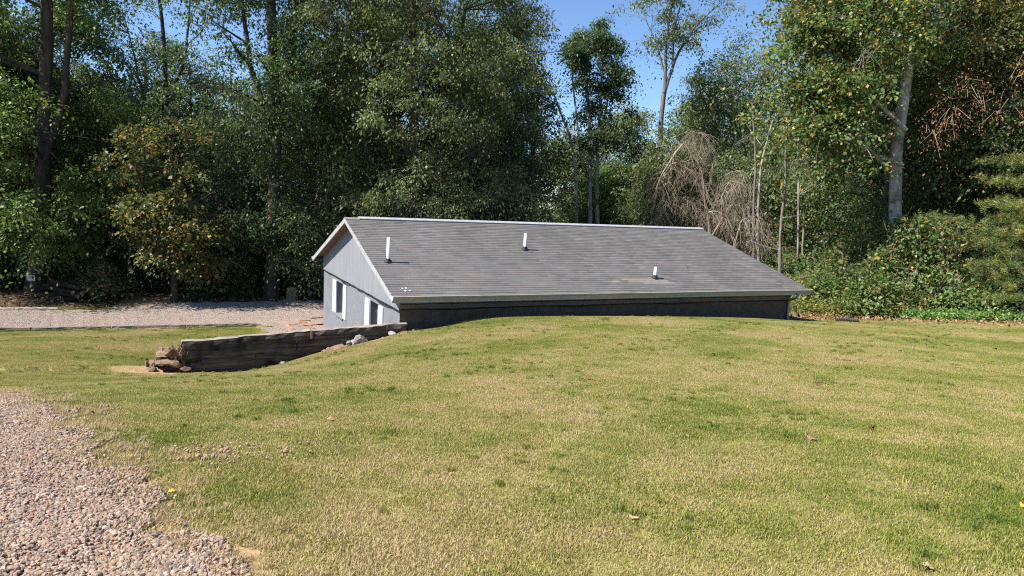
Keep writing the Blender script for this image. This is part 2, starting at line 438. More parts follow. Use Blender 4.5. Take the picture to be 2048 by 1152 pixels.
gf = np.stack([ii[:-1, :-1], ii[:-1, 1:], ii[1:, 1:], ii[1:, :-1]], -1).reshape(-1, 4)
ground = mk('ground', np.stack([X, Y, Zg], -1).reshape(-1, 3), (gf,), M_GROUND, smooth=True)
zone = np.zeros((ny, nx, 4), np.float32); zone[..., 3] = 1
zone[..., 0] = np.clip(np.maximum(treeline_d(X, Y) * 1.2 + .9, woods_left(X, Y) * 2 + .3), 0, 1)
zone[..., 1] = np.maximum(clay_amt(X, Y), .85 * np.clip(1.3 - np.abs(gravel_d(X, Y)) / .35, 0, 1) * (Y < 10) * (Y > -4))
za = ground.data.attributes.new('zone', 'FLOAT_COLOR', 'POINT'); za.data.foreach_set('color', zone.ravel())
struct(ground)

def sheet(name, material, inside, x0, x1, y0, y1, st, dz):
    xs = np.arange(x0, x1, st); ys = np.arange(y0, y1, st); X, Y = np.meshgrid(xs, ys); k = inside(X, Y)
    Zs = gz(X, Y) + dz; n, mm = X.shape; I = np.arange(n * mm).reshape(n, mm)
    ok = k[:-1, :-1] & k[:-1, 1:] & k[1:, 1:] & k[1:, :-1]
    f = np.stack([I[:-1, :-1], I[:-1, 1:], I[1:, 1:], I[1:, :-1]], -1)[ok]
    u, inv = np.unique(f, return_inverse=True)
    return mk(name, np.stack([X, Y, Zs], -1).reshape(-1, 3)[u], (inv.reshape(-1, 4),), material, smooth=True)
struct(sheet('gravel_driveway', M_BED, lambda x, y: in_poly(x, y, DRIVE) & ~house_in(x, y, .1), -60, 17, 6, 44, .3, .012))
struct(sheet('gravel_lane', M_BED, lambda x, y: (gravel_d(x, y) > .1), -9, 1, -3, 9, .1, .010))
PATHP = np.array([at_z(px, py, 0)[:2] for px, py in ((215, 617), (345, 608), (350, 595), (300, 596), (262, 590), (240, 596), (235, 605))])
struct(sheet('dirt_path', M_PATH, lambda x, y: in_poly(x + .1 * wob(x, y), y + .1 * wob(y, x), PATHP), -22, -12, 27, 38, .12, .02))

# ------------------------------------------------------------------ house
hb = empty('house', (APEX[0], APEX[1], 0), YAW)
tag(hb, 'low grey stucco house with a long shingled roof, built into the grassy bank', 'house')
yW = WID - OVE                     # wall half depth; local y = -v (near side is negative y)
xw0, xw1 = OVL, LEN - OVR
WIN = [(-2.72, -1.56, .89, 2.06), (2.17, 3.15, .89, 2.06)]           # (v0,v1,z0,z1)
# stucco shell
wb = MB()
zb = -.4
ys = sorted(set([-yW, yW] + [-v for w in WIN for v in w[:2]])); zs = [zb, .89, 2.06, Z_ST]
for i in range(len(ys) - 1):
    for j in range(3):
        yc = (ys[i] + ys[i + 1]) / 2; zc = (zs[j] + zs[j + 1]) / 2
        if any(-w[1] < yc < -w[0] and w[2] < zc < w[3] for w in WIN): continue
        wb.quad((xw0, ys[i + 1], zs[j]), (xw0, ys[i], zs[j]), (xw0, ys[i], zs[j + 1]), (xw0, ys[i + 1], zs[j + 1]))
RV = .26
for v0, v1, z0, z1 in WIN:
    a, b = -v1, -v0; x0, x1 = xw0, xw0 + RV
    wb.quad((x0, b, z0), (x0, b, z1), (x1, b, z1), (x1, b, z0)); wb.quad((x0, a, z0), (x1, a, z0), (x1, a, z1), (x0, a, z1))
    wb.quad((x0, a, z1), (x1, a, z1), (x1, b, z1), (x0, b, z1)); wb.quad((x0, a, z0), (x0, b, z0), (x1, b, z0), (x1, a, z0))
bw = MB(); bw.quad((xw0, -yW, zb), (xw1, -yW, zb), (xw1, -yW, Z_ST), (xw0, -yW, Z_ST)); bw = bw.build('bank_wall', M_STUCCO_SHADED, hb); bw['label'] = 'stucco wall facing the bank, its shade painted in dark brown'
wb.quad((xw1, -yW, zb), (xw1, yW, zb), (xw1, yW, Z_ST), (xw1, -yW, Z_ST))
wb.quad((xw1, yW, zb), (xw0, yW, zb), (xw0, yW, Z_ST), (xw1, yW, Z_ST))
wall = wb.build('wall', M_STUCCO, hb)
RISE = Z_APEX - Z_EAVE; SL = math.hypot(RISE, WID); ang = math.atan2(RISE, WID)
def roof_z(y): return Z_APEX - abs(y) * RISE / WID
TH = .045
# gable siding panels (proud of the stucco, overlapping it)
for nm, xa, xb in (('gable_siding', xw0 - .028, xw0 + .03), ('gable_siding', xw1 - .03, xw1 + .028)):
    g = MB(); hw = yW + .012
    g.prism([(-hw, Z_ST - .02), (hw, Z_ST - .02), (hw, roof_z(hw) - TH - .006), (0, Z_APEX - TH - .006), (-hw, roof_z(hw) - TH - .006)], xa, xb, 'x')
    fix_normals(g.build(nm, M_SIDING, hb))
# roof deck
rd = MB()
for s in (-1, 1):
    rd.v += [Vector(p) for p in ((0, 0, Z_APEX), (LEN, 0, Z_APEX), (LEN, s * WID, Z_EAVE), (0, s * WID, Z_EAVE), (0, 0, Z_APEX - TH), (LEN, 0, Z_APEX - TH), (LEN, s * WID, Z_EAVE - TH), (0, s * WID, Z_EAVE - TH))]
    b = len(rd.v) - 8
    for q in ((0, 1, 2, 3), (7, 6, 5, 4), (0, 3, 7, 4), (1, 5, 6, 2), (3, 2, 6, 7)): rd.f.append([b + i for i in q])
roof = fix_normals(rd.build('roof', M_SOFFIT, hb))
# shingles
NC, TW = 40, .305; EXP = SL / NC
def slope_pt(u, s, side, lift):
    """s metres down the slope from the ridge"""
    n = Vector((0, side * math.sin(ang), math.cos(ang)))
    return Vector((u, side * s * math.cos(ang), Z_APEX - s * math.sin(ang))) + n * lift
def shingle_tint():
    g = .128 * (1 + random.gauss(0, .105)); w = random.gauss(0, .004)
    return (max(.05, g * 1.03 + w), max(.05, g * .985), max(.05, g * .965 - w * .5))
tabs = []
for side in (-1, 1):
    for c in range(NC):
        s1 = (c + 1) * EXP + (.02 if c == NC - 1 else 0); s0 = max(.0, s1 - EXP * 1.35)
        off = -(c % 2) * TW / 2 - .02
        u = off
        while u < LEN + .02:
            a, b = max(u + .007, -.025), min(u + TW - .007, LEN + .025)
            if b - a > .03:
                tabs.append((side, a, b, s0, s1, random.uniform(-.004, .004)))
            u += TW
hm = Matrix.Translation((APEX[0], APEX[1], 0)) @ Matrix.Rotation(YAW, 4, 'Z')
camp = Vector((0, 0, ZC))
def tabdist(t):
    if t[0] > 0 or t[2] - t[1] < .29: return 1e9
    return (hm @ slope_pt((t[1] + t[2]) / 2, t[4], -1, 0) - camp).length
tabs.sort(key=tabdist)
def tab_corners(t, origin=None):
    side, a, b, s0, s1, j = t
    lo, hi = .006, .0125
    pts = [slope_pt(a, s0, side, lo - .006), slope_pt(b, s0, side, lo - .006), slope_pt(b, s1 + j, side, hi), slope_pt(a, s1 + j, side, hi),
           slope_pt(a, s0, side, .001), slope_pt(b, s0, side, .001), slope_pt(b, s1 + j, side, .006), slope_pt(a, s1 + j, side, .006)]
    if side > 0: pts = [pts[1], pts[0], pts[3], pts[2], pts[5], pts[4], pts[7], pts[6]]
    return pts
TF = [(0, 3, 2, 1), (3, 7, 6, 2), (0, 4, 7, 3), (1, 2, 6, 5)]
var = []
for i in range(8):
    t0 = (-1, -TW / 2 + .007, TW / 2 - .007, SL - EXP * 1.35, SL, 0)
    o0 = slope_pt(0, SL, -1, 0)
    pts = [p - o0 for p in tab_corners(t0)]
    o = mk('shingle', [tuple(p) for p in pts], [f[::-1] for f in TF], M_SHINGLE, roof, tint=np.array(shingle_tint()))
    var.append(o)
for k, t in enumerate(tabs[:300]):
    o = var[k] if k < 8 else var[k % 8].copy()
    if k >= 8: C.objects.link(o)
    o.parent = roof
    o.location = slope_pt((t[1] + t[2]) / 2, t[4] + t[5], -1, 0)
V, Fc, Tn = [], [], []
for t in tabs[300:]:
    b = len(V); V += [tuple(p) for p in tab_corners(t)]; Fc += [[b + i for i in f][::-1] for f in TF]
    tc = shingle_tint()
    um, sm = (t[1] + t[2]) / 2, t[4]
    if t[0] < 0 and 5.10 < sm < 5.5 and 8.0 < um < 9.2: tc = (.215, .195, .172)
    elif t[0] < 0 and 4.95 < sm < 5.35 and 7.0 < um < 8.9 and random.random() < .7: tc = (.225, .19, .165)
    Tn += [tc] * 8
sh = mk('shingle_field', V, Fc, M_SHINGLE, roof, tint=np.array(Tn)); stuff(sh)
# metal ridge cap
r = MB(); x0, x1 = .42, LEN + .03
r.prism([(-.15, roof_z(.15) + .024), (-.15, roof_z(.15) + .050), (-.012, Z_APEX + .062), (.012, Z_APEX + .062), (.15, roof_z(.15) + .050), (.15, roof_z(.15) + .024), (.0, Z_APEX + .03)], x0, x1, 'x')
fix_normals(r.build('ridge_cap', M_METALCAP, roof))
r = MB(); r.prism([(-.205, roof_z(.205) + .028), (-.17, roof_z(.17) + .05), (.17, roof_z(.17) + .05), (.205, roof_z(.205) + .028), (0, Z_APEX + .026)], -.02, x0 - .005, 'x')
o = fix_normals(r.build('ridge_shingle', M_SHINGLE, roof, tint=np.array((.24, .24, .22))))
for u_, s_ in ((.36, 5.50), (.46, 5.49), (.40, 5.66), (.52, 5.65)):
    b = MB(); c_ = [slope_pt(u_ + .04 * math.cos(t) * random.uniform(.6, 1.1), s_ + .035 * math.sin(t) * random.uniform(.6, 1.1), -1, .0235) for t in np.arange(7) * 6.283 / 7]
    b.quad(*[tuple(p) for p in c_]); fix_normals(b.build('pale_mark', M_WHITE, roof))
# rake fascia boards, eave fascia, gutters
def rake(x0, x1, side, h, s0, s1, name='rake_board', m_=M_FASCIA, lift=-.004, parent=hb):
    b = MB(); A = slope_pt(x0, s0, side, lift); B2 = slope_pt(x0, s1, side, lift)
    pts = [A, B2, B2 - Vector((0, 0, h)), A - Vector((0, 0, h))]
    for p in pts: b.v.append(p.copy())
    for p in pts: b.v.append(p + Vector((x1 - x0, 0, 0)))
    for q in ((0, 1, 2, 3), (7, 6, 5, 4), (0, 4, 5, 1), (1, 5, 6, 2), (2, 6, 7, 3), (3, 7, 4, 0)): b.f.append(list(q))
    return fix_normals(b.build(name, m_, parent))
rake(-.024, .004, -1, .135, .0, 1.30); rake(-.028, .004, -1, .150, 1.308, SL + .01)
rake(-.024, .004, 1, .150, .0, SL + .01)
rake(LEN - .004, LEN + .024, -1, .14, 0, SL); rake(LEN - .004, LEN + .024, 1, .14, 0, SL)
# thin trim line along the siding under the rake
for side in (-1,): rake(xw0 - .05, xw0 - .03, side, .085, .25, SL - .35, 'siding_trim', M_FASCIA, -TH - .01)
for s in (-1, 1):
    f = MB(); y0, y1 = sorted((s * (WID - .03), s * (WID - .004))); f.box(.006, LEN - .006, y0, y1, Z_EAVE - .16, Z_EAVE - TH - .002); f.build('eave_board', M_FASCIA, hb)
    f = MB(); y0, y1 = sorted((s * (yW + .035), s * (WID - .032))); f.box(.03, LEN - .03, y0, y1, Z_EAVE - .165, Z_EAVE - .15); f.build('soffit', M_FRIEZE, hb)
    # K-style gutter, open top
    prof = [(WID + .000, .0), (WID + .000, -.105), (WID + .065, -.105), (WID + .075, -.07), (WID + .112, -.035), (WID + .122, -.004), (WID + .090, .004), (WID + .090, -.03), (WID + .062, -.068), (WID + .055, -.095), (WID + .012, -.095), (WID + .012, 0)]
    b = MB(); n = len(prof); zt = Z_EAVE + .018
    xs = np.linspace(-.03, LEN + .05, 26)
    for x in xs:
        sag = .012 * math.sin(x * 1.3) * (.3 + .7 * (x / LEN)) * .4
        for p, q in prof: b.v.append(Vector((x, s * p, zt + q + sag + random.uniform(-.002, .002))))
    for i in range(25):
        for j in range(n):
            k = (j + 1) % n; b.f.append([i * n + j, i * n + k, (i + 1) * n + k, (i + 1) * n + j])
    g = fix_normals(b.build('gutter', M_GUTTER, hb))
    for xe in (-.033, LEN + .051):
        e = MB(); e.prism([(s * p, zt + q) for p, q in prof[:6]], xe, xe + .004, 'x'); fix_normals(e.build('gutter_end', M_WHITE, g))
# frieze panels on the near wall
ju = [xw0 + .002, 1.75, 3.15, 4.51, 5.89, 7.27, 8.67, 10.03, 11.46, 12.81, 14.2]
for i in range(len(ju) - 1):
    b = MB(); b.box(ju[i] + .006, ju[i + 1] - .006, -yW - .03, -yW + .01, 2.392 + random.uniform(-.004, .004), Z_EAVE - .17); bevel(b.build('frieze_board', M_FRIEZE, hb), .004, 1)
b = MB(); b.box(xw0 + .0, xw1 + .02, -yW - .045, -yW + .012, 2.262, 2.384); bevel(b.build('sill_plate', M_FRIEZE, hb), .006, 1)
# windows
for wi, (v0, v1, z0, z1) in enumerate(WIN):
    ya, yb = -v1, -v0
    x = xw0 + RV - .05
    b = MB(); fw = .045
    b.box(x, x + .05, ya, ya + fw, z0, z1); b.box(x, x + .05, yb - fw, yb, z0, z1)
    b.box(x, x + .05, ya + fw, yb - fw, z1 - fw, z1); b.box(x, x + .05, ya + fw, yb - fw, z0, z0 + fw)
    mid = (ya + yb) / 2
    b.box(x - .008, x + .04, mid - .03, mid + .03, z0 + fw, z1 - fw)
    w = b.build('window', M_WHITE, hb)
    for a_, b_ in ((ya + fw, mid - .03), (mid + .03, yb - fw)):
        p = MB(); p.box(x + .018, x + .026, a_, b_, z0 + fw, z1 - fw); p.build('pane', M_GLASS, w)
    p = MB(); p.box(xw0 - .05, x, ya + .01, yb - .01, z0 - .075, z0 + .012); bevel(p.build('sill', M_STUCCO, w), .008, 1)
    p = MB(); p.box(x + .06, x + .09, ya + .01, yb - .01, z0 + .01, z1 - .01); p.build('dark_backing', M_CABLE, w)  # added black sheet stands in for the unlit room behind the panes
    for a_, b_ in (((2.76, 3.31), (1.12, 1.55)) if wi == 0 else ((-2.13, -1.58), (-3.62, -3.17))):
        sm = MB(); X0 = xw0 - .034
        st = .06
        sm.box(X0, xw0 - .002, a_, a_ + st, z0, z1); sm.box(X0, xw0 - .002, b_ - st, b_, z0, z1)
        for q0, q1 in ((z0, z0 + .09), (z0 + .52, z0 + .60), (z1 - .08, z1)): sm.box(X0, xw0 - .002, a_ + st, b_ - st, q0, q1)
        sh_ = sm.build('shutter', M_WHITE, w)
        for q0, q1 in ((z0 + .09, z0 + .52), (z0 + .60, z1 - .08)):
            nsl = 8; hgt = (q1 - q0) / nsl
            for t in range(nsl):
                lv = MB(); Mx = Matrix.Translation((X0 + .016, 0, q0 + (t + .5) * hgt)) @ Matrix.Rotation(.55, 4, 'Y')
                lv.box(-.004, .004, a_ + st, b_ - st, -hgt * .55, hgt * .55, Mx); lv.build('slat', M_WHITE, w)
# vent pipes with rubber boots
def lathe(name, prof, material, parent, loc, seg=16, smooth=True):
    a = np.arange(seg) * 2 * np.pi / seg; V = []
    for r_, z in prof: V += [(r_ * math.cos(t), r_ * math.sin(t), z) for t in a]
    Fq = [[i * seg + j, i * seg + (j + 1) % seg, (i + 1) * seg + (j + 1) % seg, (i + 1) * seg + j] for i in range(len(prof) - 1) for j in range(seg)]
    o = mk(name, V, Fq, material, parent, smooth); o.location = loc; return o
for u, sfrac, h in ((.45, .62, .69), (5.225, .435, .53), (8.741, .826, .36)):
    p = slope_pt(u, sfrac * SL, -1, .0)
    lathe('vent_pipe', [(.046, -.05), (.046, h), (.040, h), (.040, h - .25), (0, h - .25)], M_PVC, roof, p)
    b = lathe('pipe_boot', [(.115, .0), (.11, .015), (.085, .03), (.07, .055), (.058, .085), (.047, .10)], M_BOOT, roof, slope_pt(u, sfrac * SL, -1, .022))
    b.rotation_euler = (ang * .9, 0, 0)
# downspout
def curve_tube(name, pts, rad, material, parent=None, k=10, sub=8, smooth=True, flat=None):
    P = [Vector(p) for p in pts]; out = []
    for i in range(len(P) - 1):
        p0 = P[max(i - 1, 0)]; p1, p2 = P[i], P[i + 1]; p3 = P[min(i + 2, len(P) - 1)]
        for s in range(sub):
            t = s / sub
            out.append(.5 * ((2 * p1) + (p2 - p0) * t + (2 * p0 - 5 * p1 + 4 * p2 - p3) * t * t + (3 * p1 - p0 - 3 * p2 + p3) * t ** 3))
    out.append(P[-1]); out = np.array([tuple(p) for p in out])
    rr = np.interp(np.linspace(0, 1, len(out)), np.linspace(0, 1, len(rad)), rad) if hasattr(rad, '__len__') else np.full(len(out), rad)
    V, q = tubes(out[None], rr[None], k)
    n = len(V); F = [list(x) for x in q] + [list(range(k))[::-1], list(range(n - k, n))]
    return mk(name, V, F, material, parent, smooth)
gxr = gz1(*sR)
curve_tube('downspout', [(13.87, -WID - .05, Z_EAVE - .06), (13.87, -WID - .05, Z_EAVE - .17), (13.90, -WID + .08, Z_EAVE - .30), (13.98, -yW - .20, 2.30), (14.02, -yW - .07, 2.2), (14.03, -yW - .06, 2.0), (14.03, -yW - .06, 1.75), (14.04, -yW - .07, gxr + .1), (14.08, -yW - .12, gxr - .02)], .040, M_GUTTER, hb)
# cables
gp = []
for i, v in enumerate(np.linspace(-5.19, 5.185, 22)):
    gp.append((xw0 - .045, -v, Z_ST - .012 - .014 * abs(math.sin(i * 1.7)) - (.02 if i % 5 == 2 else 0)))
curve_tube('cable', gp, .017, M_CABLE, hb, 6, 3)
curve_tube('cable', [(xw0 - .03, 2.4, Z_ST - .02), (xw0 - .04, 1.6, Z_ST - .09), (xw0 - .04, 1.0, Z_ST - .10), (xw0 - .03, .4, Z_ST - .03)], .010, M_CABLE, hb, 5, 5)
curve_tube('cable', [(xw0 - .03, -2.6, Z_ST - .02), (xw0 - .04, -3.2, Z_ST - .075), (xw0 - .04, -3.9, Z_ST - .08), (xw0 - .03, -4.6, Z_ST - .03)], .010, M_CABLE, hb, 5, 5)
curve_tube('cable', [(x, -yW - .055, Z_ST + .005 + .010 * math.sin(x * 1.9) - .02 * (1 if int(x) % 4 == 1 else 0)) for x in np.linspace(xw0 - .02, 13.9, 26)], .013, M_CABLE, hb, 6, 3)
# pale chips on the near corner
cv = MB()
for i in range(16):
    z = random.uniform(.9, 2.0); xx = xw0 + abs(random.gauss(.04, .08)); s_ = random.uniform(.008, .022)
    cv.quad(*[(xx + s_ * math.cos(t) * random.uniform(.5, 1.2), -yW - .003, z + s_ * 1.4 * math.sin(t) * random.uniform(.5, 1.2)) for t in np.arange(6) * math.pi / 3])
cv.build('chipped_spot', M_WHITE, hb)

# ------------------------------------------------------------------ railroad-tie retaining wall
tw = empty('retaining_wall', (TL[0], TL[1], 0), math.atan2(tdir[1], tdir[0]))
tag(tw, 'low retaining wall of stacked weathered railroad ties running from the house corner', 'retaining wall')
TLEN = float(np.linalg.norm(TR - TL))
def tie(name, x0, x1, z0, z1, depth, parent, y0=0.0, seed=0, tilt=0.0, rough=.012, zr=None, mats=(M_TIE, M_TIE_TOP)):
    """a worn squared timber: subdivided box with displaced edges"""
    r0 = random.Random(seed); n = max(4, int((x1 - x0) / .16)); V = []; F = []; mi = []
    prof = [(0, 0), (0, .5), (0, 1), (.5, 1), (1, 1), (1, .5), (1, 0), (.5, 0)]
    sag = [r0.gauss(0, rough * .5) for _ in range(n + 1)]
    for i in range(n + 1):
        t = i / n; x = x0 + (x1 - x0) * t
        for j, (a, b) in enumerate(prof):
            c = .014 if (a in (0, 1) and b in (0, 1)) else 0
            y = y0 + a * depth + (c if a == 0 else -c if a == 1 else 0) + r0.gauss(0, rough)
            zt = (zr[0] + (zr[1] - zr[0]) * t) if zr else 0
            z = z0 + b * (z1 - z0) + zt + (c if b == 0 else -c if b == 1 else 0) + r0.gauss(0, rough * .55) + sag[i]
            V.append((x + (r0.gauss(0, .02) if i in (0, n) else 0), y, z))
    for i in range(n):
        for j in range(8):
            k = (j + 1) % 8; F.append([i * 8 + j, i * 8 + k, (i + 1) * 8 + k, (i + 1) * 8 + j]); mi.append(1 if j in (2, 3) else 0)
    F.append(list(range(8))[::-1]); F.append([n * 8 + i for i in range(8)]); mi += [1, 1]
    o = fix_normals(mk(name, V, F, None, parent, mats=list(mats), midx=mi)); return o
zt0, zt1 = on_timber(365, 683)[2], on_timber(822, 645)[2]
def ztop(x): return zt0 + (zt1 - zt0) * x / TLEN
def row(x0, x1, k0, k1, seed, y0=0):
    return tie('timber', x0, x1, -k1 * .225 - .022, -k0 * .225 - .002, .24, tw, y0, seed, zr=(ztop(x0), ztop(x1)))
jx = TLEN * .545
row(.0, jx - .012, 0, 1, 1); row(jx + .012, TLEN, 0, 1, 2, -.012)
row(.02, 2.55, 1, 2, 3, .012); row(2.57, TLEN - .1, 1, 2, 4, .03)
row(.42, 1.55, 2, 3.0, 5, .02); row(1.57, 4.3, 2, 3, 6, .05)
row(.5, 3.0, 3, 4, 7, .06)
b = MB(); b.box(jx - .02, jx + .02, -.035, .0, ztop(jx) - .20, ztop(jx) + .012); bevel(b.build('splice_strip', M_PLANK, tw), .004, 1)
# rotted stubs beyond the broken end
lt = empty('rotted_tie_end', (TL[0], TL[1], 0), math.atan2(tdir[1], tdir[0]))
tag(lt, 'crumbling rotted tie stubs with splinters at the open end of the retaining wall', 'timber')
g0 = gz1(TL[0] - .3, TL[1])
tie('stub', .02, .46, g0 - .2, ztop(.2) - .455, .22, lt, .06, 24, rough=.03, mats=(M_TIE, M_TIE))
tie('stub', -.52, -.02, g0 + .02, g0 + .27, .95, lt, .10, 21, rough=.05, mats=(M_TIE, M_CLAY))
tie('stub', -.36, -.02, g0 - .16, g0 + .02, .5, lt, .02, 22, rough=.03, mats=(M_TIE, M_CLAY))
tie('stub', -.72, -.50, g0 - .10, g0 + .08, .6, lt, .30, 23, rough=.05, mats=(M_TIE, M_CLAY))
for i in range(90):
    x = random.gauss(-.03, .08); y = random.uniform(-.05, .30); h = abs(random.gauss(.13, .08)) + .05; w = random.uniform(.014, .042)
    if i < 1: h = .42; x = -.10; y = .12; w = .012
    zb_ = g0 + random.uniform(-.06, .40); b = MB()
    Mx = Matrix.Translation((x, y, zb_)) @ Euler((random.gauss(0, .25), random.gauss(-.12, .28), random.uniform(0, 6))).to_matrix().to_4x4()
    pts = [(-w, -w * .5, -.05), (w, -w * .5, -.05), (w, w * .5, -.05), (-w, w * .5, -.05), (w * .3, 0, h)]
    for p in pts: b.v.append(Mx @ Vector(p))
    b.f += [[0, 1, 4], [1, 2, 4], [2, 3, 4], [3, 0, 4], [3, 2, 1, 0]]
    b.build('splinter', M_ROT, lt)

def rock_mesh(name, sx, sy, sz, seed, material, sub=2, jag=.3):
    import bmesh
    bm = bmesh.new(); bmesh.ops.create_icosphere(bm, subdivisions=sub, radius=1)
    r0 = np.random.default_rng(seed)
    pl = [(lambda n: (n / np.linalg.norm(n), r0.uniform(.55, .9)))(r0.normal(size=3)) for _ in range(9)]
    for v in bm.verts:
        p = np.array(v.co)
        for n, d in pl:
            e = p @ n - d
            if e > 0: p = p - n * e
        p *= 1 + r0.normal() * jag * .25
        v.co = (p[0] * sx, p[1] * sy, p[2] * sz)
    me = bpy.data.meshes.new(name); bm.to_mesh(me); bm.free(); me.materials.append(material)
    return bpy.data.objects.new(name, me)
def rock_at(name, px, py, size, material, label, cat, seed, rot=(0, 0, 0), front=.12, group=None, lift=.0):
    # on the bank in front of the timber wall
    p = at(px, py, 15.7)
    for _ in range(12):
        t = (p[0] - TL[0]) * tdir[0] + (p[1] - TL[1]) * tdir[1]
        q = TL + tdir * t - tnor * front
        p = at(px, py, q[1])
    o = rock_mesh(name, *size, seed, material); C.objects.link(o)
    o.location = (p[0], p[1], p[2] + lift); o.rotation_euler = rot
    return tag(o, label, cat, group)
rock_at('rock', 722, 681, (.20, .10, .15), M_ROCK, 'pale angular slab tilted up against the railroad ties', 'rock', 3, (.1, .35, .5), .16)
rock_at('rock', 706, 688, (.15, .11, .13), M_ROCK, 'blocky grey stone leaning beside the tilted pale slab', 'rock', 4, (.3, -.2, .1), .26)
rock_at('rock', 745, 690, (.20, .10, .075), M_ROCK, 'flat pale stone in the clay just below the tilted slab', 'rock', 5, (.1, .2, .3), .30)
rock_at('rock', 766, 680, (.13, .10, .09), M_ROCK, 'rounded pale stone between the flat stone and the knobbly cobble', 'rock', 6, (.1, .1, 1), .26)
rock_at('rock', 784, 669, (.14, .10, .085), M_ROCK, 'knobbly grey cobble by the clay clods near the house corner', 'rock', 7, (0, .2, 0), .24)
rock_at('rock', 697, 687, (.10, .08, .07), M_ROCK, 'small white stone on the dirt mound by the ties', 'rock', 8, (0, 0, 2), .28)
rock_at('rock', 566, 728, (.10, .07, .07), M_ROCK, 'small grey stone in the grass at the foot of the ties', 'rock', 9, (0, 0, 1), .16)
rock_at('rock', 829, 661, (.05, .05, .05), M_ROCK, 'tiny white stone beside the dark house wall', 'rock', 10, (0, 0, 1), .06)
rock_at('dirt_clod', 668, 699, (.36, .20, .11), M_CLAY, 'long mound of grey-brown dirt at the foot of the ties', 'dirt clod', 11, (0, -.2, .4), .34)
rock_at('dirt_clod', 688, 698, (.24, .16, .10), M_CLAY, 'crumbling dirt clod with a dark hollow beside the pale stones', 'dirt clod', 12, (.2, -.1, .6), .40)
rock_at('dirt_clod', 812, 667, (.26, .15, .10), M_CLAY, 'orange clay clod at the house end of the ties', 'dirt clod', 13, (0, -.1, .4), .22)
rock_at('dirt_clod', 798, 673, (.18, .12, .06), M_CLAY, 'low orange clay lump beside the knobbly cobble', 'dirt clod', 14, (0, -.1, .4), .30)
rock_at('dirt_clod', 352, 729, (.20, .14, .10), M_ROT, 'crumbled red-brown heap of rotten wood under the splintered tie end', 'dirt clod', 17, (0, .2, .4), .06)
rock_at('dirt_clod', 372, 737, (.18, .12, .06), M_ROT, 'low red-brown crumble of rotten wood at the corner of the bottom tie', 'dirt clod', 18, (0, .1, 1.4), .10)
rock_at('dirt_clod', 338, 703, (.16, .14, .12), M_CLAY, 'tan dirt clod wedged on top of the rotted tie stubs', 'dirt clod', 19, (.3, .2, .9), -.12)
rock_at('dirt_clod', 303, 738, (.12, .09, .07), M_CLAY, 'brown dirt clod in the grass beyond the rotted tie stubs', 'dirt clod', 15, (0, 0, .4), -.1)
rock_at('dirt_clod', 328, 724, (.26, .2, .07), M_CLAY, 'heap of tan dirt under the rotted tie stubs', 'dirt clod', 16, (0, 0, .4), -.05)

for k_, (px_, py_, sz_) in enumerate(((648, 702, .06), (657, 697, .05), (713, 694, .05), (733, 689, .045), (753, 684, .06), (758, 690, .04), (775, 676, .05), (790, 676, .045), (803, 669, .05), (822, 664, .05), (836, 659, .04), (580, 726, .04), (676, 703, .045))):
    rock_at('rubble_stone', px_, py_, (sz_ * 1.3, sz_, sz_ * .8), M_ROCK if k_ % 3 else M_CLAY, 'small loose rubble stone in the dirt along the railroad ties', 'stone', 700 + k_, (0, 0, k_), .2 + .1 * (k_ % 3), 'rubble stones along the ties')
# ------------------------------------------------------------------ edging timbers and loose boards
def beam(name, p0, p1, w, h, material, label, cat, group=None, zoff=0.0, seed=0):
    p0 = np.array(p0, float); p1 = np.array(p1, float); d = p1 - p0; L = float(np.hypot(d[0], d[1]))
    z0 = gz1(*p0[:2]); z1 = gz1(*p1[:2])
    o = tie(name, 0, L, 0, h, w, None, -w / 2, seed, rough=.006, zr=(0, z1 - z0), mats=(material, material))
    o.location = (p0[0], p0[1], z0 + zoff); o.rotation_euler = (0, 0, math.atan2(d[1], d[0]))
    return tag(o, label, cat, group)
e0, e1 = np.array([-25.6, 20.45]), np.array([-9.75, 26.8])
nE = 7
for i in range(nE):
    a = e0 + (e1 - e0) * (i / nE); b2 = e0 + (e1 - e0) * ((i + 1) / nE); dd = (b2 - a) / np.linalg.norm(b2 - a)
    last = i == nE - 1
    beam('edging_timber', a + dd * .02, b2 - dd * .02, .14, .13, M_EDGE,
         'weathered brown edging timber at the house end of the gravel drive' if last else 'weathered brown edging timber laid between lawn and gravel drive', 'timber',
         None if last else 'edging timbers along the lawn side of the drive', -.01, 40 + i)
f0, f1 = at_z(-60, 621, 0)[:2], at_z(118, 619.5, 0)[:2]
for i in range(2):
    a = f0 + (f1 - f0) * (i / 2); b2 = f0 + (f1 - f0) * ((i + 1) / 2)
    beam('edging_timber', a, b2 - (b2 - a) * .01, .14, .12, M_EDGE_P, 'pale bleached edging timber between the gravel drive and the log pile', 'timber', 'pale timbers on the woods side of the drive', -.01, 60 + i)
PL = [((571, 648), (587, 659), .14, 'orange plank lying slantwise at the end of the lawn strip by the gravel'),
      ((582, 651), (593, 648), .14, 'short dark-edged board lying on the gravel beside the slanting plank'),
      ((596, 646), (612, 645), .16, 'short orange board lying beside the wide orange plank'),
      ((598, 642), (620, 641), .14, 'thin orange board lying on the gravel near the house corner'),
      ((606, 651), (646, 648), .30, 'wide faded orange plank lying against the house corner'),
      ((622, 637), (646, 635), .12, 'narrow rust-coloured board on the gravel behind the wide orange plank')]
for i, (a, b2, w, lb) in enumerate(PL):
    beam('plank', at_z(*a, .03)[:2], at_z(*b2, .03)[:2], w, .045, M_PLANK, lb, 'plank', None, .02 + .006 * i, 80 + i)

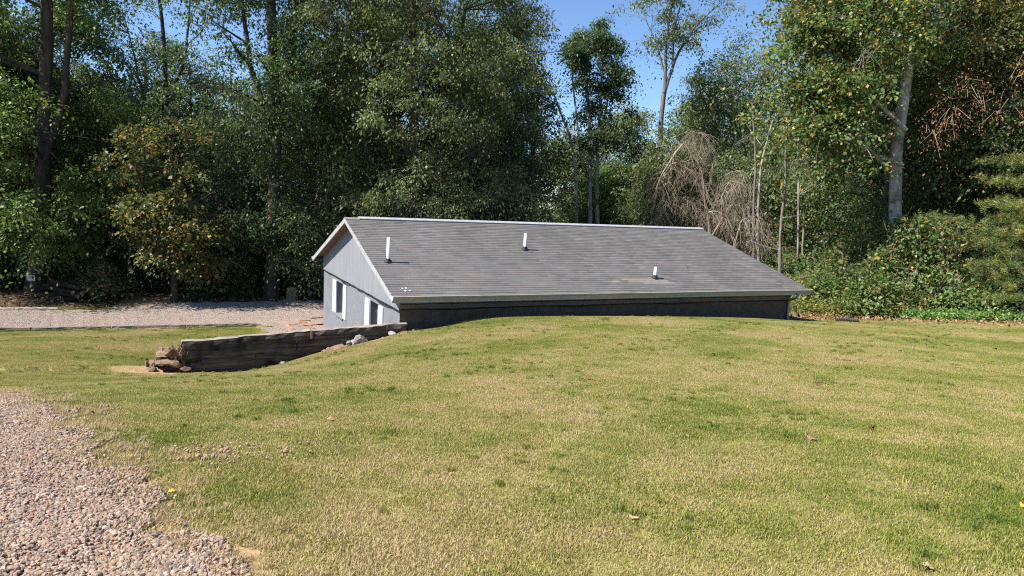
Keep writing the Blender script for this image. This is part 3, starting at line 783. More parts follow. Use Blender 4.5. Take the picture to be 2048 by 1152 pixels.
# black drain pipe, pale board, stump
pA, pB = at_z(1670, 650, 1.50), at_z(1716, 655, 1.46)
pA[2] = gz1(pA[0], pA[1]) + .10; pB[2] = gz1(pB[0], pB[1]) + .05
ctr = np.linspace(0, 1, 60); Pp = pA[None] * (1 - ctr[:, None]) + pB[None] * ctr[:, None]; Pp[:, 2] += .02 * np.sin(ctr * math.pi)
rr = .055 + .007 * np.sign(np.sin(ctr * 60 * 1.05))
V, q = tubes(Pp[None], rr[None], 12); o = mk('drain_pipe', V, (q,), noisy_mat('black plastic pipe', (.03, .03, .032), (.09, .09, .095), 9, .55, .1, .004), smooth=False)
tag(o, 'short black corrugated drain pipe lying in the lawn beyond the downspout', 'pipe')
pA, pB = at_z(1620, 612, 1.35), at_z(1641, 611, 1.35)
beam('board', pA[:2], pB[:2], .10, .05, M_EDGE_P, 'short pale board lying in the leaf litter at the edge of the shrubs', 'board', None, .06, 95)
st = at_z(577, 604, 0); st[1] += .5
so = lathe('stump', [(.34, -.1), (.27, .12), (.24, .45), (.22, .60), (.20, .62), (.15, .50), (.0, .46)], M_BARK_B, None, (st[0], st[1], gz1(st[0], st[1])), 14, False)
sv = so.data.vertices
for v in sv: v.co += Vector((random.gauss(0, .02), random.gauss(0, .02), random.gauss(0, .03)))
tag(so, 'broken hollow brown stump at the edge of the gravel drive', 'stump')

# ------------------------------------------------------------------ log pile and sign
pile = at_z(136, 606, 0)
for i in range(26):
    lay = i // 7; k = i % 7
    L = random.uniform(1.0, 2.1); r0 = random.uniform(.05, .13)
    cx = pile[0] + random.gauss(0, .35) + (random.uniform(-.2, .2)); cyy = pile[1] + 1.0 + (k - 3) * .26 + random.gauss(0, .05); cz = gz1(cx, cyy) + .10 + lay * .21 + random.gauss(0, .03)
    a = random.gauss(0, .38); tl = random.gauss(0, .12)
    if i >= 24: tl = -.6; cz += .25
    d = np.array([math.cos(a) * math.cos(tl), math.sin(a) * math.cos(tl), math.sin(tl)])
    n = 6; t = np.linspace(-.5, .5, n); P = np.array([cx, cyy, cz])[None] + d[None] * (t[:, None] * L); P += np.random.default_rng(i).normal(0, .012, P.shape)
    V, q = tubes(P[None], (r0 * np.linspace(1, .8, n))[None], 9); N = len(V)
    F = [list(x) for x in q] + [list(range(9))[::-1], list(range(N - 9, N))]
    o = mk('log', V, F, None, mats=[M_LOG, M_LOGEND], midx=[0] * len(q) + [1, 1])
    tag(o, 'dark weathered log heaped in the shade beside the gravel drive', 'log', 'logs heaped in the shade')

# ------------------------------------------------------------------ trees
PAL = {   # (colour, weight)
    'maple': [((.060, .105, .022), 5), ((.095, .135, .028), 3), ((.16, .17, .035), 1)],
    'dark': [((.038, .066, .022), 5), ((.055, .088, .028), 3), ((.085, .105, .035), 1)],
    'olive': [((.070, .098, .034), 5), ((.098, .120, .043), 4), ((.15, .155, .055), 1), ((.19, .165, .055), .3)],
    'orange': [((.060, .085, .022), 6), ((.12, .115, .03), 3), ((.30, .19, .04), .6), ((.28, .12, .035), .3), ((.20, .135, .06), .8)],
    'fleck': [((.062, .105, .026), 6), ((.10, .14, .034), 3), ((.32, .23, .05), .8), ((.33, .16, .04), .45), ((.17, .12, .05), .5)],
    'hazy': [((.105, .14, .065), 5), ((.135, .17, .07), 3), ((.20, .195, .07), 1)],
    'yellow': [((.11, .135, .032), 4), ((.18, .175, .04), 3), ((.28, .22, .05), 1.2)],
    'bright': [((.075, .135, .03), 5), ((.11, .17, .04), 3), ((.15, .19, .05), 1)],
    'mix': [((.072, .122, .03), 5), ((.10, .15, .036), 3), ((.16, .17, .045), 1.4), ((.22, .18, .06), .5)],
    'mid': [((.060, .105, .030), 5), ((.08, .125, .035), 4), ((.14, .14, .04), .8)],
    'rust': [((.22, .10, .045), 3), ((.30, .15, .07), 2), ((.15, .08, .05), 2)],
    'pine': [((.075, .105, .024), 4), ((.12, .138, .030), 3), ((.19, .175, .038), 1.6)],
}
PAL = {k: [((min(.6, c[0] * 1.5), min(.6, c[1] * 1.5), c[2] * 1.5 + .012), w) for c, w in v] if k != 'rust' else v for k, v in PAL.items()}
def pick(pal, n, r):
    c = np.array([p[0] for p in PAL[pal]]); w = np.array([p[1] for p in PAL[pal]], float); w /= w.sum()
    return c[r.choice(len(c), n, p=w)]
def field(r, s=.8):
    K = r.normal(0, s, (7, 3)); ph = r.uniform(0, 6.28, 7)
    return lambda p: np.sin(p @ K.T + ph).sum(-1) / 7 ** .5
def leaves(centres, r, per, size, spread, pal, droop=.4, flat=.55, asp=.55, tintvar=.25):
    """leaf-shaped folded faces clustered round clump centres"""
    n = len(centres); cnt = np.maximum(3, r.poisson(per, n)); idx = np.repeat(np.arange(n), cnt); N = len(idx)
    cs = r.uniform(.65, 1.35, n)[idx][:, None]; off = r.normal(0, 1, (N, 3)) * np.array([spread, spread, spread * flat]) * cs
    off[:, 2] -= .35 * (off[:, 0] ** 2 + off[:, 1] ** 2) / spread
    P = centres[idx] + off
    # leaf axis: outwards + down
    ax = off / (np.linalg.norm(off, axis=1, keepdims=True) + 1e-6) * .7 + r.normal(0, .6, (N, 3)); ax[:, 2] -= droop * r.uniform(.3, 1.6, N)
    ax /= np.linalg.norm(ax, axis=1, keepdims=True)
    tlt = r.normal(0, .35, (n, 3))[idx]
    up = r.normal(0, .30, (N, 3)) + tlt + np.array([0, 0, 1.0])
    sd_ = np.cross(ax, up); sd_ /= np.linalg.norm(sd_, axis=1, keepdims=True) + 1e-9
    nn = np.cross(sd_, ax)
    L = size * (r.lognormal(0, .28, N).clip(.45, 1.6) * r.uniform(.8, 1.2, n)[idx])[:, None]; Wd = L * asp * r.uniform(.8, 1.15, N)[:, None] * .5
    base = P; tip = P + ax * L; mid = P + ax * L * .48 + nn * L * r.uniform(-.05, .14, N)[:, None]
    V = np.stack([base, mid + sd_ * Wd, tip, mid - sd_ * Wd], 1).reshape(-1, 3)
    b = np.arange(N)[:, None] * 4
    F = np.concatenate([b + np.array([[0, 1, 2]]), b + np.array([[0, 2, 3]])], 1).reshape(-1, 3)
    col = pick(pal, N, r)
    cl = (1 + r.normal(0, tintvar, n))[idx].clip(.55, 1.6)
    col = col * cl[:, None] * r.uniform(.85, 1.15, N)[:, None]
    return V, F, np.repeat(col, 4, 0)
def bez(p0, p1, sagv, n):
    t = np.linspace(0, 1, n)[None, :, None]
    c = (p0 + p1) / 2 + sagv
    return (1 - t) ** 2 * p0[:, None] + 2 * t * (1 - t) * c[:, None] + t ** 2 * p1[:, None]
class Tree: pass
def make_tree(name, seed, stems, crown, bark, pal, nclump=500, per=45, size=.13, spread=.42, droop=.4, flat=.42, gap=-.25, nlimb=14, limbr=.09, hollow=.35, asp=.55, twig=.012, base=None, extra=None, fs=.8, leafm=None, twigs=True, bough=7, bsz=.72):
    """stems: list of (polyline (n,3), radii (n)); crown: list of (z, cx, cy, r); world-scale, placed so base is origin"""
    r = np.random.default_rng(seed)
    wood = []; nodes = []; nr = []
    for P, rad in stems:
        P = np.array(P, float); t = np.linspace(0, 1, len(P)); tt = np.linspace(0, 1, max(8, 3 * len(P)))
        Q = np.stack([np.interp(tt, t, P[:, k]) for k in range(3)], 1)
        Q[:, :2] += np.cumsum(r.normal(0, .03, (len(Q), 2)), 0) * np.sin(np.pi * tt)[:, None]
        rq = np.interp(tt, np.linspace(0, 1, len(rad)), rad)
        wood.append(tubes(Q[None], rq[None], 12)); nodes.append(Q); nr.append(rq)
    nodes = np.concatenate(nodes); nr = np.concatenate(nr)
    cr = np.array(crown, float)          # z, cx, cy, r
    cr = cr[np.argsort(cr[:, 0])]
    fz = np.linspace(cr[0, 0], cr[-1, 0], 60); wts = np.interp(fz, cr[:, 0], cr[:, 3]) ** 1.6 + .05; wts /= wts.sum()
    fld = field(r, fs)
    def sample(n, hol):
        out = []
        while sum(map(len, out)) < n:
            m = n * 2; z = r.choice(fz, m, p=wts) + r.uniform(-.5, .5, m) * (fz[1] - fz[0])
            R0 = np.interp(z, cr[:, 0], cr[:, 3]); a = r.uniform(0, 2 * np.pi, m)
            rr_ = R0 * np.sqrt(r.uniform(hol ** 2, 1, m)) * (1 + .16 * np.sin(3 * a + z * 1.3) + .10 * np.sin(7 * a - z * 2.7))
            p = np.stack([np.interp(z, cr[:, 0], cr[:, 1]) + rr_ * np.cos(a), np.interp(z, cr[:, 0], cr[:, 2]) + rr_ * np.sin(a), z], 1)
            out.append(p[fld(p) > gap])
        return np.concatenate(out)[:n]
    # limbs: from trunk to mid-crown
    lp = sample(nlimb, .55)
    up_nodes = nodes[:, 2] > cr[0, 0] - (cr[-1, 0] - cr[0, 0]) * .35
    cn = nodes[up_nodes]; cnr = nr[up_nodes]
    if len(cn) == 0: cn, cnr = nodes[-2:], nr[-2:]
    tgt_z = lp[:, 2] - np.abs(r.normal(0, 1, nlimb)) * .3 - .35 * np.hypot(lp[:, 0] - np.interp(lp[:, 2], cn[:, 2], cn[:, 0]) if False else lp[:, 0], lp[:, 1]) * 0 - .9
    d = np.hypot((cn[None, :, 0] - lp[:, None, 0]) * .8, (cn[None, :, 1] - lp[:, None, 1]) * .8) + np.abs(cn[None, :, 2] - tgt_z[:, None])
    j = d.argmin(1); A = cn[j]
    Lm = bez(A, lp, np.stack([r.normal(0, .25, nlimb), r.normal(0, .25, nlimb), r.uniform(-.1, .5, nlimb)], 1), 7)
    Lr = np.minimum(cnr[j] * .55, limbr)[:, None] * np.linspace(1, .28, 7)[None]
    wood.append(tubes(Lm, Lr, 6))
    ln = np.concatenate([Lm[:, 2:].reshape(-1, 3), cn[cn[:, 2] > cr[0, 0]]]); lnr = np.concatenate([Lr[:, 2:].ravel(), cnr[cn[:, 2] > cr[0, 0]]])
    # clumps on twigs
    nb = max(6, nclump // bough); bc = sample(nb, hollow); bi = r.integers(0, nb, nclump); bs = r.uniform(.6, 1.3, nb)[bi][:, None] * bsz
    bo = r.normal(0, 1, (nclump, 3)) * np.array([1, 1, .32]) * bs; bo[:, 2] -= .25 * (bo[:, 0] ** 2 + bo[:, 1] ** 2) / bsz
    cl = bc[bi] + bo
    d = np.linalg.norm(cl[:, None] - ln[None], axis=2) + .5 * np.maximum(0, ln[None, :, 2] - cl[:, None, 2]); j = d.argmin(1)
    if twigs:
        tw_ = bez(ln[j], cl, np.stack([r.normal(0, .12, nclump), r.normal(0, .12, nclump), r.uniform(0, .3, nclump)], 1), 4)
        wood.append(tubes(tw_, np.minimum(lnr[j] * .6, twig * 1.6)[:, None] * np.linspace(1, .35, 4)[None], 3))
    V, F, col = leaves(cl, r, per, size, spread, pal, droop, flat, asp)
    if extra:
        for ex in extra:
            v2, f2, c2 = ex(r, nodes); F = np.concatenate([F, f2 + len(V)]); V = np.concatenate([V, v2]); col = np.concatenate([col, c2])
    root = empty(name, base if base is not None else (0, 0, 0))
    wv, wf = join(wood)
    mk('trunk', wv, (wf,), bark, root, smooth=True)
    mk('crown', V, (F,), leafm or M_LEAF, root, tint=col)
    return root
def px_tree(name, label, seed, Y, stems, rows, bark, pal, group=None, depth=.85, **kw):
    """stems: list of ([(px,py),...], w0px, w1px) traced at depth Y; rows: (py, xl, xr)"""
    b = at(*stems[0][0][0], Y); gzb = gz1(b[0], Y); base = np.array([b[0], Y, gzb])
    st = []
    for k, (pts, w0, w1) in enumerate(stems):
        P = np.array([at(x, y, Y) for x, y in pts]) - base
        if k == 0:
            P = np.concatenate([np.array([[P[0][0] if P[0][2] > .4 else 0, 0, -.25]]), P[P[:, 2] > .25]]) if P[0][2] <= .4 else np.concatenate([np.array([[P[0, 0], 0, -.25]]), P])
        s = Y / FPX / 2
        rad = np.linspace(w0 * s, w1 * s, 7)
        if k == 0: rad[0] *= 1.45
        st.append((P, rad))
    r = np.random.default_rng(seed + 99)
    crow = []
    for py, xl, xr in rows:
        a, c = at(xl, py, Y) - base, at(xr, py, Y) - base
        crow.append((a[2], (a[0] + c[0]) / 2, r.normal(0, .2), (c[0] - a[0]) / 2))
    o = make_tree(name, seed, st, crow, bark, pal, base=base, **kw)
    return tag(o, label, 'tree', group)

HERO = []
# -- left side
HERO.append(px_tree('maple_tree', 'broad yellow-green maple with a thick dark trunk bearing the white sign', 1, 32.8,
    [([(75, 606), (77, 500), (84, 320), (92, 120), (98, -120)], 36, 18), ([(84, 330), (125, 200), (140, 60), (150, -80)], 16, 7)],
    [(-230, -20, 160), (-120, -110, 235), (20, -150, 215), (120, -150, 185), (220, -150, 240), (320, -150, 262), (410, -140, 258), (460, -100, 230), (475, -80, 190)], M_BARK_D, 'maple', nclump=900, per=84, size=0.13, spread=0.34, gap=-0.3, nlimb=22, asp=.75, fs=1.0))
HERO.append(px_tree('maple_tree', 'slim tree speckled with orange autumn leaves at the edge of the drive', 2, 31.6,
    [([(350, 612), (349, 500), (344, 380), (336, 240)], 13, 4)],
    [(190, 310, 365), (240, 270, 420), (320, 245, 445), (420, 238, 452), (500, 265, 445), (535, 310, 415)], M_BARK_D, 'orange', nclump=280, per=46, size=0.15, spread=0.3, gap=-0.3, nlimb=16, limbr=.035, hollow=.1, asp=.75, fs=1.1, bsz=0.45))
HERO.append(px_tree('hickory_tree', 'tall dark tree with a thick straight trunk near the broken stump', 3, 33.8,
    [([(543, 602), (546, 450), (556, 260), (545, 100), (538, -140)], 25, 17), ([(555, 260), (590, 90), (600, -100)], 20, 10), ([(556, 300), (500, 130), (480, -40)], 14, 6)],
    [(-240, 440, 640), (-120, 400, 680), (0, 410, 660), (110, 410, 650), (220, 430, 650), (330, 430, 650), (430, 440, 640), (500, 470, 640)], M_BARK_D, 'dark', nclump=700, per=80, size=0.135, spread=0.34, gap=-0.2, nlimb=22, droop=0.6, hollow=.3, fs=1.0))
HERO.append(px_tree('hickory_tree', 'huge full olive-green tree with drooping leaves rising behind the ridge', 4, 35.5,
    [([(838, 640), (840, 440), (832, 260), (830, 50), (836, -160)], 26, 14), ([(838, 470), (884, 330), (905, 180), (930, 20)], 14, 6), ([(835, 350), (760, 180), (730, 20)], 13, 6)],
    [(-260, 700, 960), (-130, 645, 1040), (-20, 625, 1080), (80, 625, 1095), (140, 640, 1090), (190, 650, 1030), (250, 665, 1030), (330, 680, 1050), (420, 680, 1060), (500, 700, 1050)], M_BARK_D, 'olive', nclump=1400, per=90, size=0.13, spread=0.35, gap=-0.25, nlimb=34, droop=0.75, hollow=.35, fs=1.0))
HERO.append(px_tree('oak_tree', 'dark round tree tucked between the olive tree and the dead snag', 5, 39,
    [([(1010, 560), (1012, 400), (1015, 280)], 14, 6)],
    [(200, 985, 1035), (250, 960, 1062), (320, 950, 1085), (400, 950, 1105), (470, 960, 1110)], M_BARK_D, 'dark', nclump=340, per=70, size=0.135, spread=0.36, gap=-.4, nlimb=14))
HERO.append(px_tree('ash_tree', 'thin airy tree between the maple and the tall dark tree, sky showing through', 12, 40,
    [([(300, 600), (310, 400), (330, 200), (325, 60), (310, -80)], 13, 5), ([(322, 240), (370, 120), (380, 0)], 7, 3), ([(318, 260), (270, 150), (250, 40)], 6, 2)],
    [(-120, 270, 380), (-30, 215, 420), (70, 205, 425), (160, 215, 420), (260, 240, 410), (340, 260, 400)], M_BARK_D, 'olive', nclump=380, per=42, size=0.135, spread=0.32, gap=.0, nlimb=18, limbr=.05, hollow=.1, fs=1.1, bsz=0.6))
# -- centre gap
HERO.append(px_tree('poplar_tree', 'slender many-stemmed tree with an oblong dark crown standing alone against the sky', 6, 46,
    [([(1180, 500), (1181, 360), (1180, 240), (1172, 130), (1168, 70)], 11, 3), ([(1196, 500), (1194, 350), (1200, 220), (1208, 100)], 9, 3), ([(1152, 500), (1154, 350), (1143, 270), (1118, 205), (1098, 160)], 8, 2), ([(1181, 330), (1215, 220), (1228, 120)], 6, 2), ([(1165, 330), (1150, 200), (1140, 110)], 5, 2)],
    [(36, 1160, 1228), (60, 1128, 1250), (110, 1124, 1258), (160, 1140, 1260), (210, 1160, 1256), (250, 1165, 1246), (290, 1168, 1225)], M_BARK_P, 'dark', nclump=360, per=70, size=0.14, spread=0.3, gap=-1.5, nlimb=14, limbr=.04, asp=.7, hollow=0.15, bsz=0.34))
HERO.append(px_tree('poplar_tree', 'tall forked tree with a thin sparse crown high against the sky', 7, 45,
    [([(1318, 520), (1322, 330), (1326, 240), (1330, 175)], 12, 9), ([(1330, 178), (1333, 100), (1343, 20), (1350, -90)], 7, 3), ([(1331, 178), (1352, 110), (1392, 50), (1440, 5)], 7, 2), ([(1331, 150), (1314, 90), (1292, 40)], 4, 1.5), ([(1345, 125), (1352, 60), (1375, -40)], 4, 2)],
    [(-120, 1310, 1400), (-50, 1285, 1440), (5, 1280, 1475), (35, 1288, 1470), (75, 1300, 1420), (120, 1310, 1385), (160, 1318, 1360)], M_BARK_G, 'olive', nclump=240, per=36, size=0.135, spread=0.28, gap=-.3, nlimb=12, limbr=.03, hollow=.0, bsz=0.5))
HERO.append(px_tree('ash_tree', 'grey-green tree with bunched pale bare stems behind the brown tangle', 8, 46,
    [([(1500, 540), (1503, 400), (1512, 280), (1522, 170)], 12, 4), ([(1512, 540), (1520, 400), (1546, 300), (1560, 220)], 9, 3), ([(1498, 480), (1470, 330), (1460, 180)], 8, 3), ([(1505, 380), (1480, 250), (1468, 150)], 6, 2), ([(1506, 360), (1500, 220), (1495, 120)], 6, 2)],
    [(62, 1440, 1510), (95, 1405, 1545), (150, 1390, 1570), (220, 1388, 1575), (290, 1395, 1560), (330, 1410, 1540)], M_BARK_P, 'hazy', nclump=420, per=64, size=0.15, spread=0.38, gap=-.35, nlimb=16, limbr=.04, hollow=.45))
for k, (lb, px, ptop, xl, xr, Y, pal) in enumerate((
        ('mid-green bushy tree below the lone oblong crown', 1130, 255, 1085, 1180, 53, 'hazy'),
        ('round green tree between the oblong crown and the forked tree', 1262, 195, 1210, 1325, 56, 'hazy'),
        ('young olive tree in front of the forked tree\'s trunk', 1335, 250, 1285, 1400, 43, 'olive'),
        ('low dense green tree just behind the ridge cap at mid-roof', 1235, 320, 1175, 1310, 50, 'bright'),
        ('pale green tree rising behind the brown tangle of dead branches', 1400, 180, 1350, 1450, 58, 'hazy'))):
    h = 480 - ptop
    HERO.append(px_tree('young_tree', lb, 20 + k, Y, [([(px, 520), (px + 4, 420), (px - 2, ptop + .35 * h), (px + 2, ptop + 15)], 9, 3)],
        [(ptop, px - (px - xl) * .3, px + (xr - px) * .3), (ptop + .12 * h, px - (px - xl) * .75, px + (xr - px) * .75), (ptop + .4 * h, xl, xr), (ptop + .7 * h, xl + 5, xr - 5), (ptop + h, xl + 15, xr - 15)],
        M_BARK_G, pal, nclump=int(170 + 1.4 * (xr - xl) * h / 100), per=70, size=.15, spread=.36, gap=-.35, nlimb=12, limbr=.05, hollow=.4))
# -- right side
HERO.append(px_tree('sycamore_tree', 'large tree with a thick pale blotched trunk and orange-flecked leaves', 9, 30,
    [([(1795, 600), (1796, 480), (1803, 360), (1816, 210), (1828, 70), (1838, -120)], 27, 19), ([(1812, 260), (1700, 150), (1620, 60)], 10, 4), ([(1806, 330), (1730, 300), (1640, 260)], 9, 3), ([(1828, 80), (1790, -60), (1760, -160)], 16, 8)],
    [(-230, 1720, 1900), (-120, 1660, 1930), (-20, 1600, 1880), (60, 1580, 1810), (140, 1560, 1775), (210, 1570, 1755), (280, 1590, 1745), (350, 1620, 1745), (420, 1660, 1740)], M_BARK_P, 'fleck', nclump=820, per=56, size=0.135, spread=0.34, gap=0.0, nlimb=30, droop=.55, hollow=.25, asp=.8, fs=1.0))
HERO.append(px_tree('beech_tree', 'thin grey-trunked tree filling in behind the big pale trunk', 10, 34,
    [([(1770, 600), (1772, 430), (1780, 260), (1775, 80)], 13, 5)],
    [(-60, 1720, 1850), (60, 1660, 1880), (200, 1650, 1860), (340, 1640, 1850), (400, 1670, 1840)], M_BARK_G, 'mid', nclump=400, per=56, size=0.14, spread=0.38, gap=-.2, nlimb=18))

# pines: needle tufts on layered boughs
def make_pine(name, label, seed, base, H, R0, zlow, r0=.16, dens=1.0, pal='pine', lean=(0, 0), tl=.14):
    r = np.random.default_rng(seed)
    n = 12; t = np.linspace(0, 1, n); T = np.stack([lean[0] * t + np.cumsum(r.normal(0, .03, n)), lean[1] * t + np.cumsum(r.normal(0, .03, n)), -.2 + t * (H + .2)], 1)
    wood = [tubes(T[None], (r0 * (1 - .9 * t))[None], 10)]
    boughs = []; tips = []
    z = zlow
    while z < H - .2:
        f = (z - zlow) / (H - zlow); R1 = R0 * (1 - f) ** .75 * r.uniform(.8, 1.15) + .25
        for a in r.uniform(0, 6.28) + np.arange(int(4 + 2 * r.random())) * 6.28 / 5 + r.normal(0, .25, 1):
            R2 = R1 * r.uniform(.35, 1.2); p0 = np.array([np.interp(z, T[:, 2], T[:, 0]), np.interp(z, T[:, 2], T[:, 1]), z + r.normal(0, .1)])
            d = np.array([math.cos(a), math.sin(a), 0]); tt = np.linspace(0, 1, 6)[:, None]
            B = p0 + d * R2 * tt + np.array([0, 0, 1]) * (R2 * (r.uniform(-.1, .35) * tt - .30 * tt ** 2 + .18 * tt ** 3)); boughs.append(B)
            ns = int(R2 * 13 * dens) + 3
            for s in r.uniform(.25, 1.02, ns):
                q = np.array([np.interp(s, tt[:, 0], B[:, k]) for k in range(3)])
                sd2 = np.array([-d[1], d[0], 0]) * r.normal(0, .30) * R2 * (1.1 - .6 * s) * .8
                tips.append(q + sd2 + np.array([0, 0, r.normal(.05, .07)]))
        z += r.uniform(.45, .75)
    Bb = np.array(boughs); wood.append(tubes(Bb, np.linspace(.032, .008, 6)[None].repeat(len(Bb), 0), 5))
    tips = np.array(tips); K = 34
    ax = r.normal(0, 1, (len(tips), K, 3)); ax[..., 2] = np.abs(ax[..., 2]) * .7 + .15 * r.normal(0, 1, ax.shape[:2]); ax /= np.linalg.norm(ax, axis=2, keepdims=True)
    L = tl * r.uniform(.6, 1.2, ax.shape[:2])[..., None]
    root = tips[:, None] + r.normal(0, .05, ax.shape)
    sd2 = np.cross(ax, r.normal(0, 1, ax.shape)); sd2 /= np.linalg.norm(sd2, axis=2, keepdims=True)
    V = np.stack([root - sd2 * .009, root + sd2 * .009, root + ax * L], 2).reshape(-1, 3); F = np.arange(len(V)).reshape(-1, 3)
    col = pick(pal, len(tips), r) * (1 + r.normal(0, .2, len(tips)).clip(-.4, .5))[:, None]
    col = np.repeat(col, K * 3, 0)
    root_e = empty(name, base); wv, wf = join(wood)
    mk('trunk', wv, (wf,), M_BARK_D, root_e, smooth=True); mk('crown', V, (F,), M_NEEDLE, root_e, tint=col)
    return tag(root_e, label, 'tree')
def gb(px, Y):
    p = at(px, 576, Y); return np.array([p[0], Y, gz1(p[0], Y)])
P1 = make_pine('pine_tree', 'taller pine with layered yellow-green boughs beside the big pale trunk', 31, gb(2065, 26.6), 8.6, 4.0, 2.4, .16, 1.1)
P2 = make_pine('pine_tree', 'young pine with low boughs spreading over the green ground cover', 32, gb(2050, 25.2), 4.2, 3.3, .7, .10, 1.25)
P3 = make_pine('pine_tree', 'small yellowing pine among the shrubs below the big pale trunk', 33, gb(1735, 28.6), 2.6, 1.1, .3, .06, 1.2)
HERO.append(px_tree('gum_tree', 'green tree with rusty leaves and dark trunk rising behind the taller pine', 13, 31.5,
    [([(1945, 600), (1950, 400), (1965, 200), (1960, 0), (1965, -150)], 16, 9), ([(1958, 260), (2010, 120), (2030, -20)], 9, 4)],
    [(-200, 1900, 2060), (-80, 1860, 2110), (40, 1850, 2120), (150, 1850, 2110), (260, 1860, 2100), (360, 1870, 2080)], M_BARK_D, 'orange', nclump=620, per=60, size=.135, spread=.34, gap=-.1, nlimb=22, hollow=.25, fs=1.0))

# ------------------------------------------------------------------ dead tangle, snag, bare stems
def brush(name, label, seed, Y, arcs, nb, spread, mat_, group=None):
    """arching dead branches with many hanging twigs; arcs: traced (px,py) polylines + width"""
    r = np.random.default_rng(seed); b = at(*arcs[0][0][0], Y); base = np.array([b[0], Y, gz1(b[0], Y)]); wood = []; tw_ = []; tr = []
    for pts, w in arcs:
        P = np.array([at(x, y, Y) for x, y in pts]) - base
        t = np.linspace(0, 1, len(P)); tt = np.linspace(0, 1, 14); Q = np.stack([np.interp(tt, t, P[:, k]) for k in range(3)], 1); Q[:, 1] += np.cumsum(r.normal(0, .10, 14)); Q[1:] += r.normal(0, .03, (13, 3))
        if pts is arcs[0][0]: Q[0] = (Q[0][0], 0, -.2)
        wood.append(tubes(Q[None], (np.linspace(w, w * .35, 14) * Y / FPX / 2)[None], 6))
        for _ in range(nb):
            i = r.uniform(3, 13); q = np.array([np.interp(i, np.arange(14), Q[:, k]) for k in range(3)])
            a = r.uniform(0, 6.28); L = r.uniform(.5, spread); e = q + np.array([math.cos(a) * L * .8, math.sin(a) * L * .8, -L * r.uniform(.15, .95)])
            tw_.append(bez(q[None], e[None], np.array([[0, 0, L * r.uniform(.15, .45)]]), 6)[0]); tr.append(r.uniform(.006, .014))
            for _k in range(3):
                s = r.uniform(.3, .95); q2 = tw_[-(_k + 1)][int(s * 5)] if _k == 0 else tw_[-1][int(s * 5)]
                L2 = r.uniform(.25, .8); e2 = q2 + np.array([r.normal(0, .25), r.normal(0, .25), -L2])
                tw_.append(bez(q2[None], e2[None], np.array([[0, 0, .12]]), 6)[0]); tr.append(r.uniform(.004, .009))
    T = np.array(tw_); wood.append(tubes(T, np.array(tr)[:, None] * np.linspace(1, .4, 6)[None], 3))
    e = empty(name, base); wv, wf = join(wood[:-1]); mk('branch', wv, (wf,), mat_, e, smooth=True)
    t_ = mk('twig', wood[-1][0], (wood[-1][1],), M_TWIG, e); stuff(t_)
    return tag(e, label, 'dead tree', group)
brush('dead_tree', 'brown tangle of arching dead branches drooping over the ridge end', 51, 40,
      [([(1420, 500), (1415, 420), (1400, 340), (1370, 285), (1330, 330), (1305, 400)], 8), ([(1415, 420), (1390, 350), (1350, 320), (1315, 370), (1302, 430)], 5), ([(1412, 400), (1430, 320), (1400, 270), (1380, 265)], 5),
       ([(1420, 460), (1380, 400), (1340, 390), (1320, 440)], 5), ([(1418, 440), (1450, 350), (1480, 340), (1500, 380)], 5), ([(1420, 480), (1460, 410), (1500, 400), (1530, 440)], 5), ([(1420, 480), (1440, 430), (1400, 390), (1370, 430)], 4)], 80, 1.8, M_TWIG)
brush('dead_tree', 'second brown thicket of hanging dead twigs beside the roof\'s sloping end', 52, 37,
      [([(1470, 540), (1465, 480), (1450, 430), (1420, 420), (1395, 460)], 7), ([(1468, 500), (1480, 440), (1510, 430), (1530, 470)], 5), ([(1470, 520), (1500, 470), (1530, 480), (1545, 505)], 4), ([(1466, 470), (1440, 400), (1460, 360), (1490, 370)], 4)], 65, 1.4, M_TWIG)
brush('dead_tree', 'bare dark snag with crooked limbs against the sky beside the olive tree', 53, 38,
      [([(1062, 520), (1064, 400), (1066, 320), (1075, 265), (1090, 235), (1104, 226)], 8), ([(1066, 320), (1058, 250), (1052, 205)], 5), ([(1056, 235), (1075, 205), (1092, 210), (1096, 215)], 3), ([(1068, 300), (1085, 270), (1082, 240)], 3)], 3, .7, M_BARK_D)
def bare(name, label, seed, Y, pts, w0, w1, bark, group=None, limbs=4):
    r = np.random.default_rng(seed); b = at(*pts[0], Y); base = np.array([b[0], Y, gz1(b[0], Y)])
    P = np.array([at(x, y, Y) for x, y in pts]) - base; P = np.concatenate([[[P[0][0], 0, -.2]], P[P[:, 2] > 0]])
    t = np.linspace(0, 1, len(P)); tt = np.linspace(0, 1, 12); Q = np.stack([np.interp(tt, t, P[:, k]) for k in range(3)], 1); Q[1:, :2] += np.cumsum(r.normal(0, .02, (11, 2)), 0)
    rad = np.linspace(w0, w1, 12) * .8 * Y / FPX / 2; rad[0] *= 1.3; wood = [tubes(Q[None], rad[None], 9)]
    for _ in range(limbs):
        i = r.integers(5, 11); a = r.uniform(0, 6.28); L = r.uniform(.6, 1.8); e = Q[i] + np.array([math.cos(a) * L, math.sin(a) * L, L * r.uniform(.2, 1.0)])
        wood.append(tubes(bez(Q[i][None], e[None], np.array([[0, 0, -.1]]), 6), (rad[i] * .35 * np.linspace(1, .3, 6))[None], 5))
    wv, wf = join(wood); o = mk(name, wv, (wf,), bark, smooth=True); o.location = base
    return tag(o, label, 'tree', group)
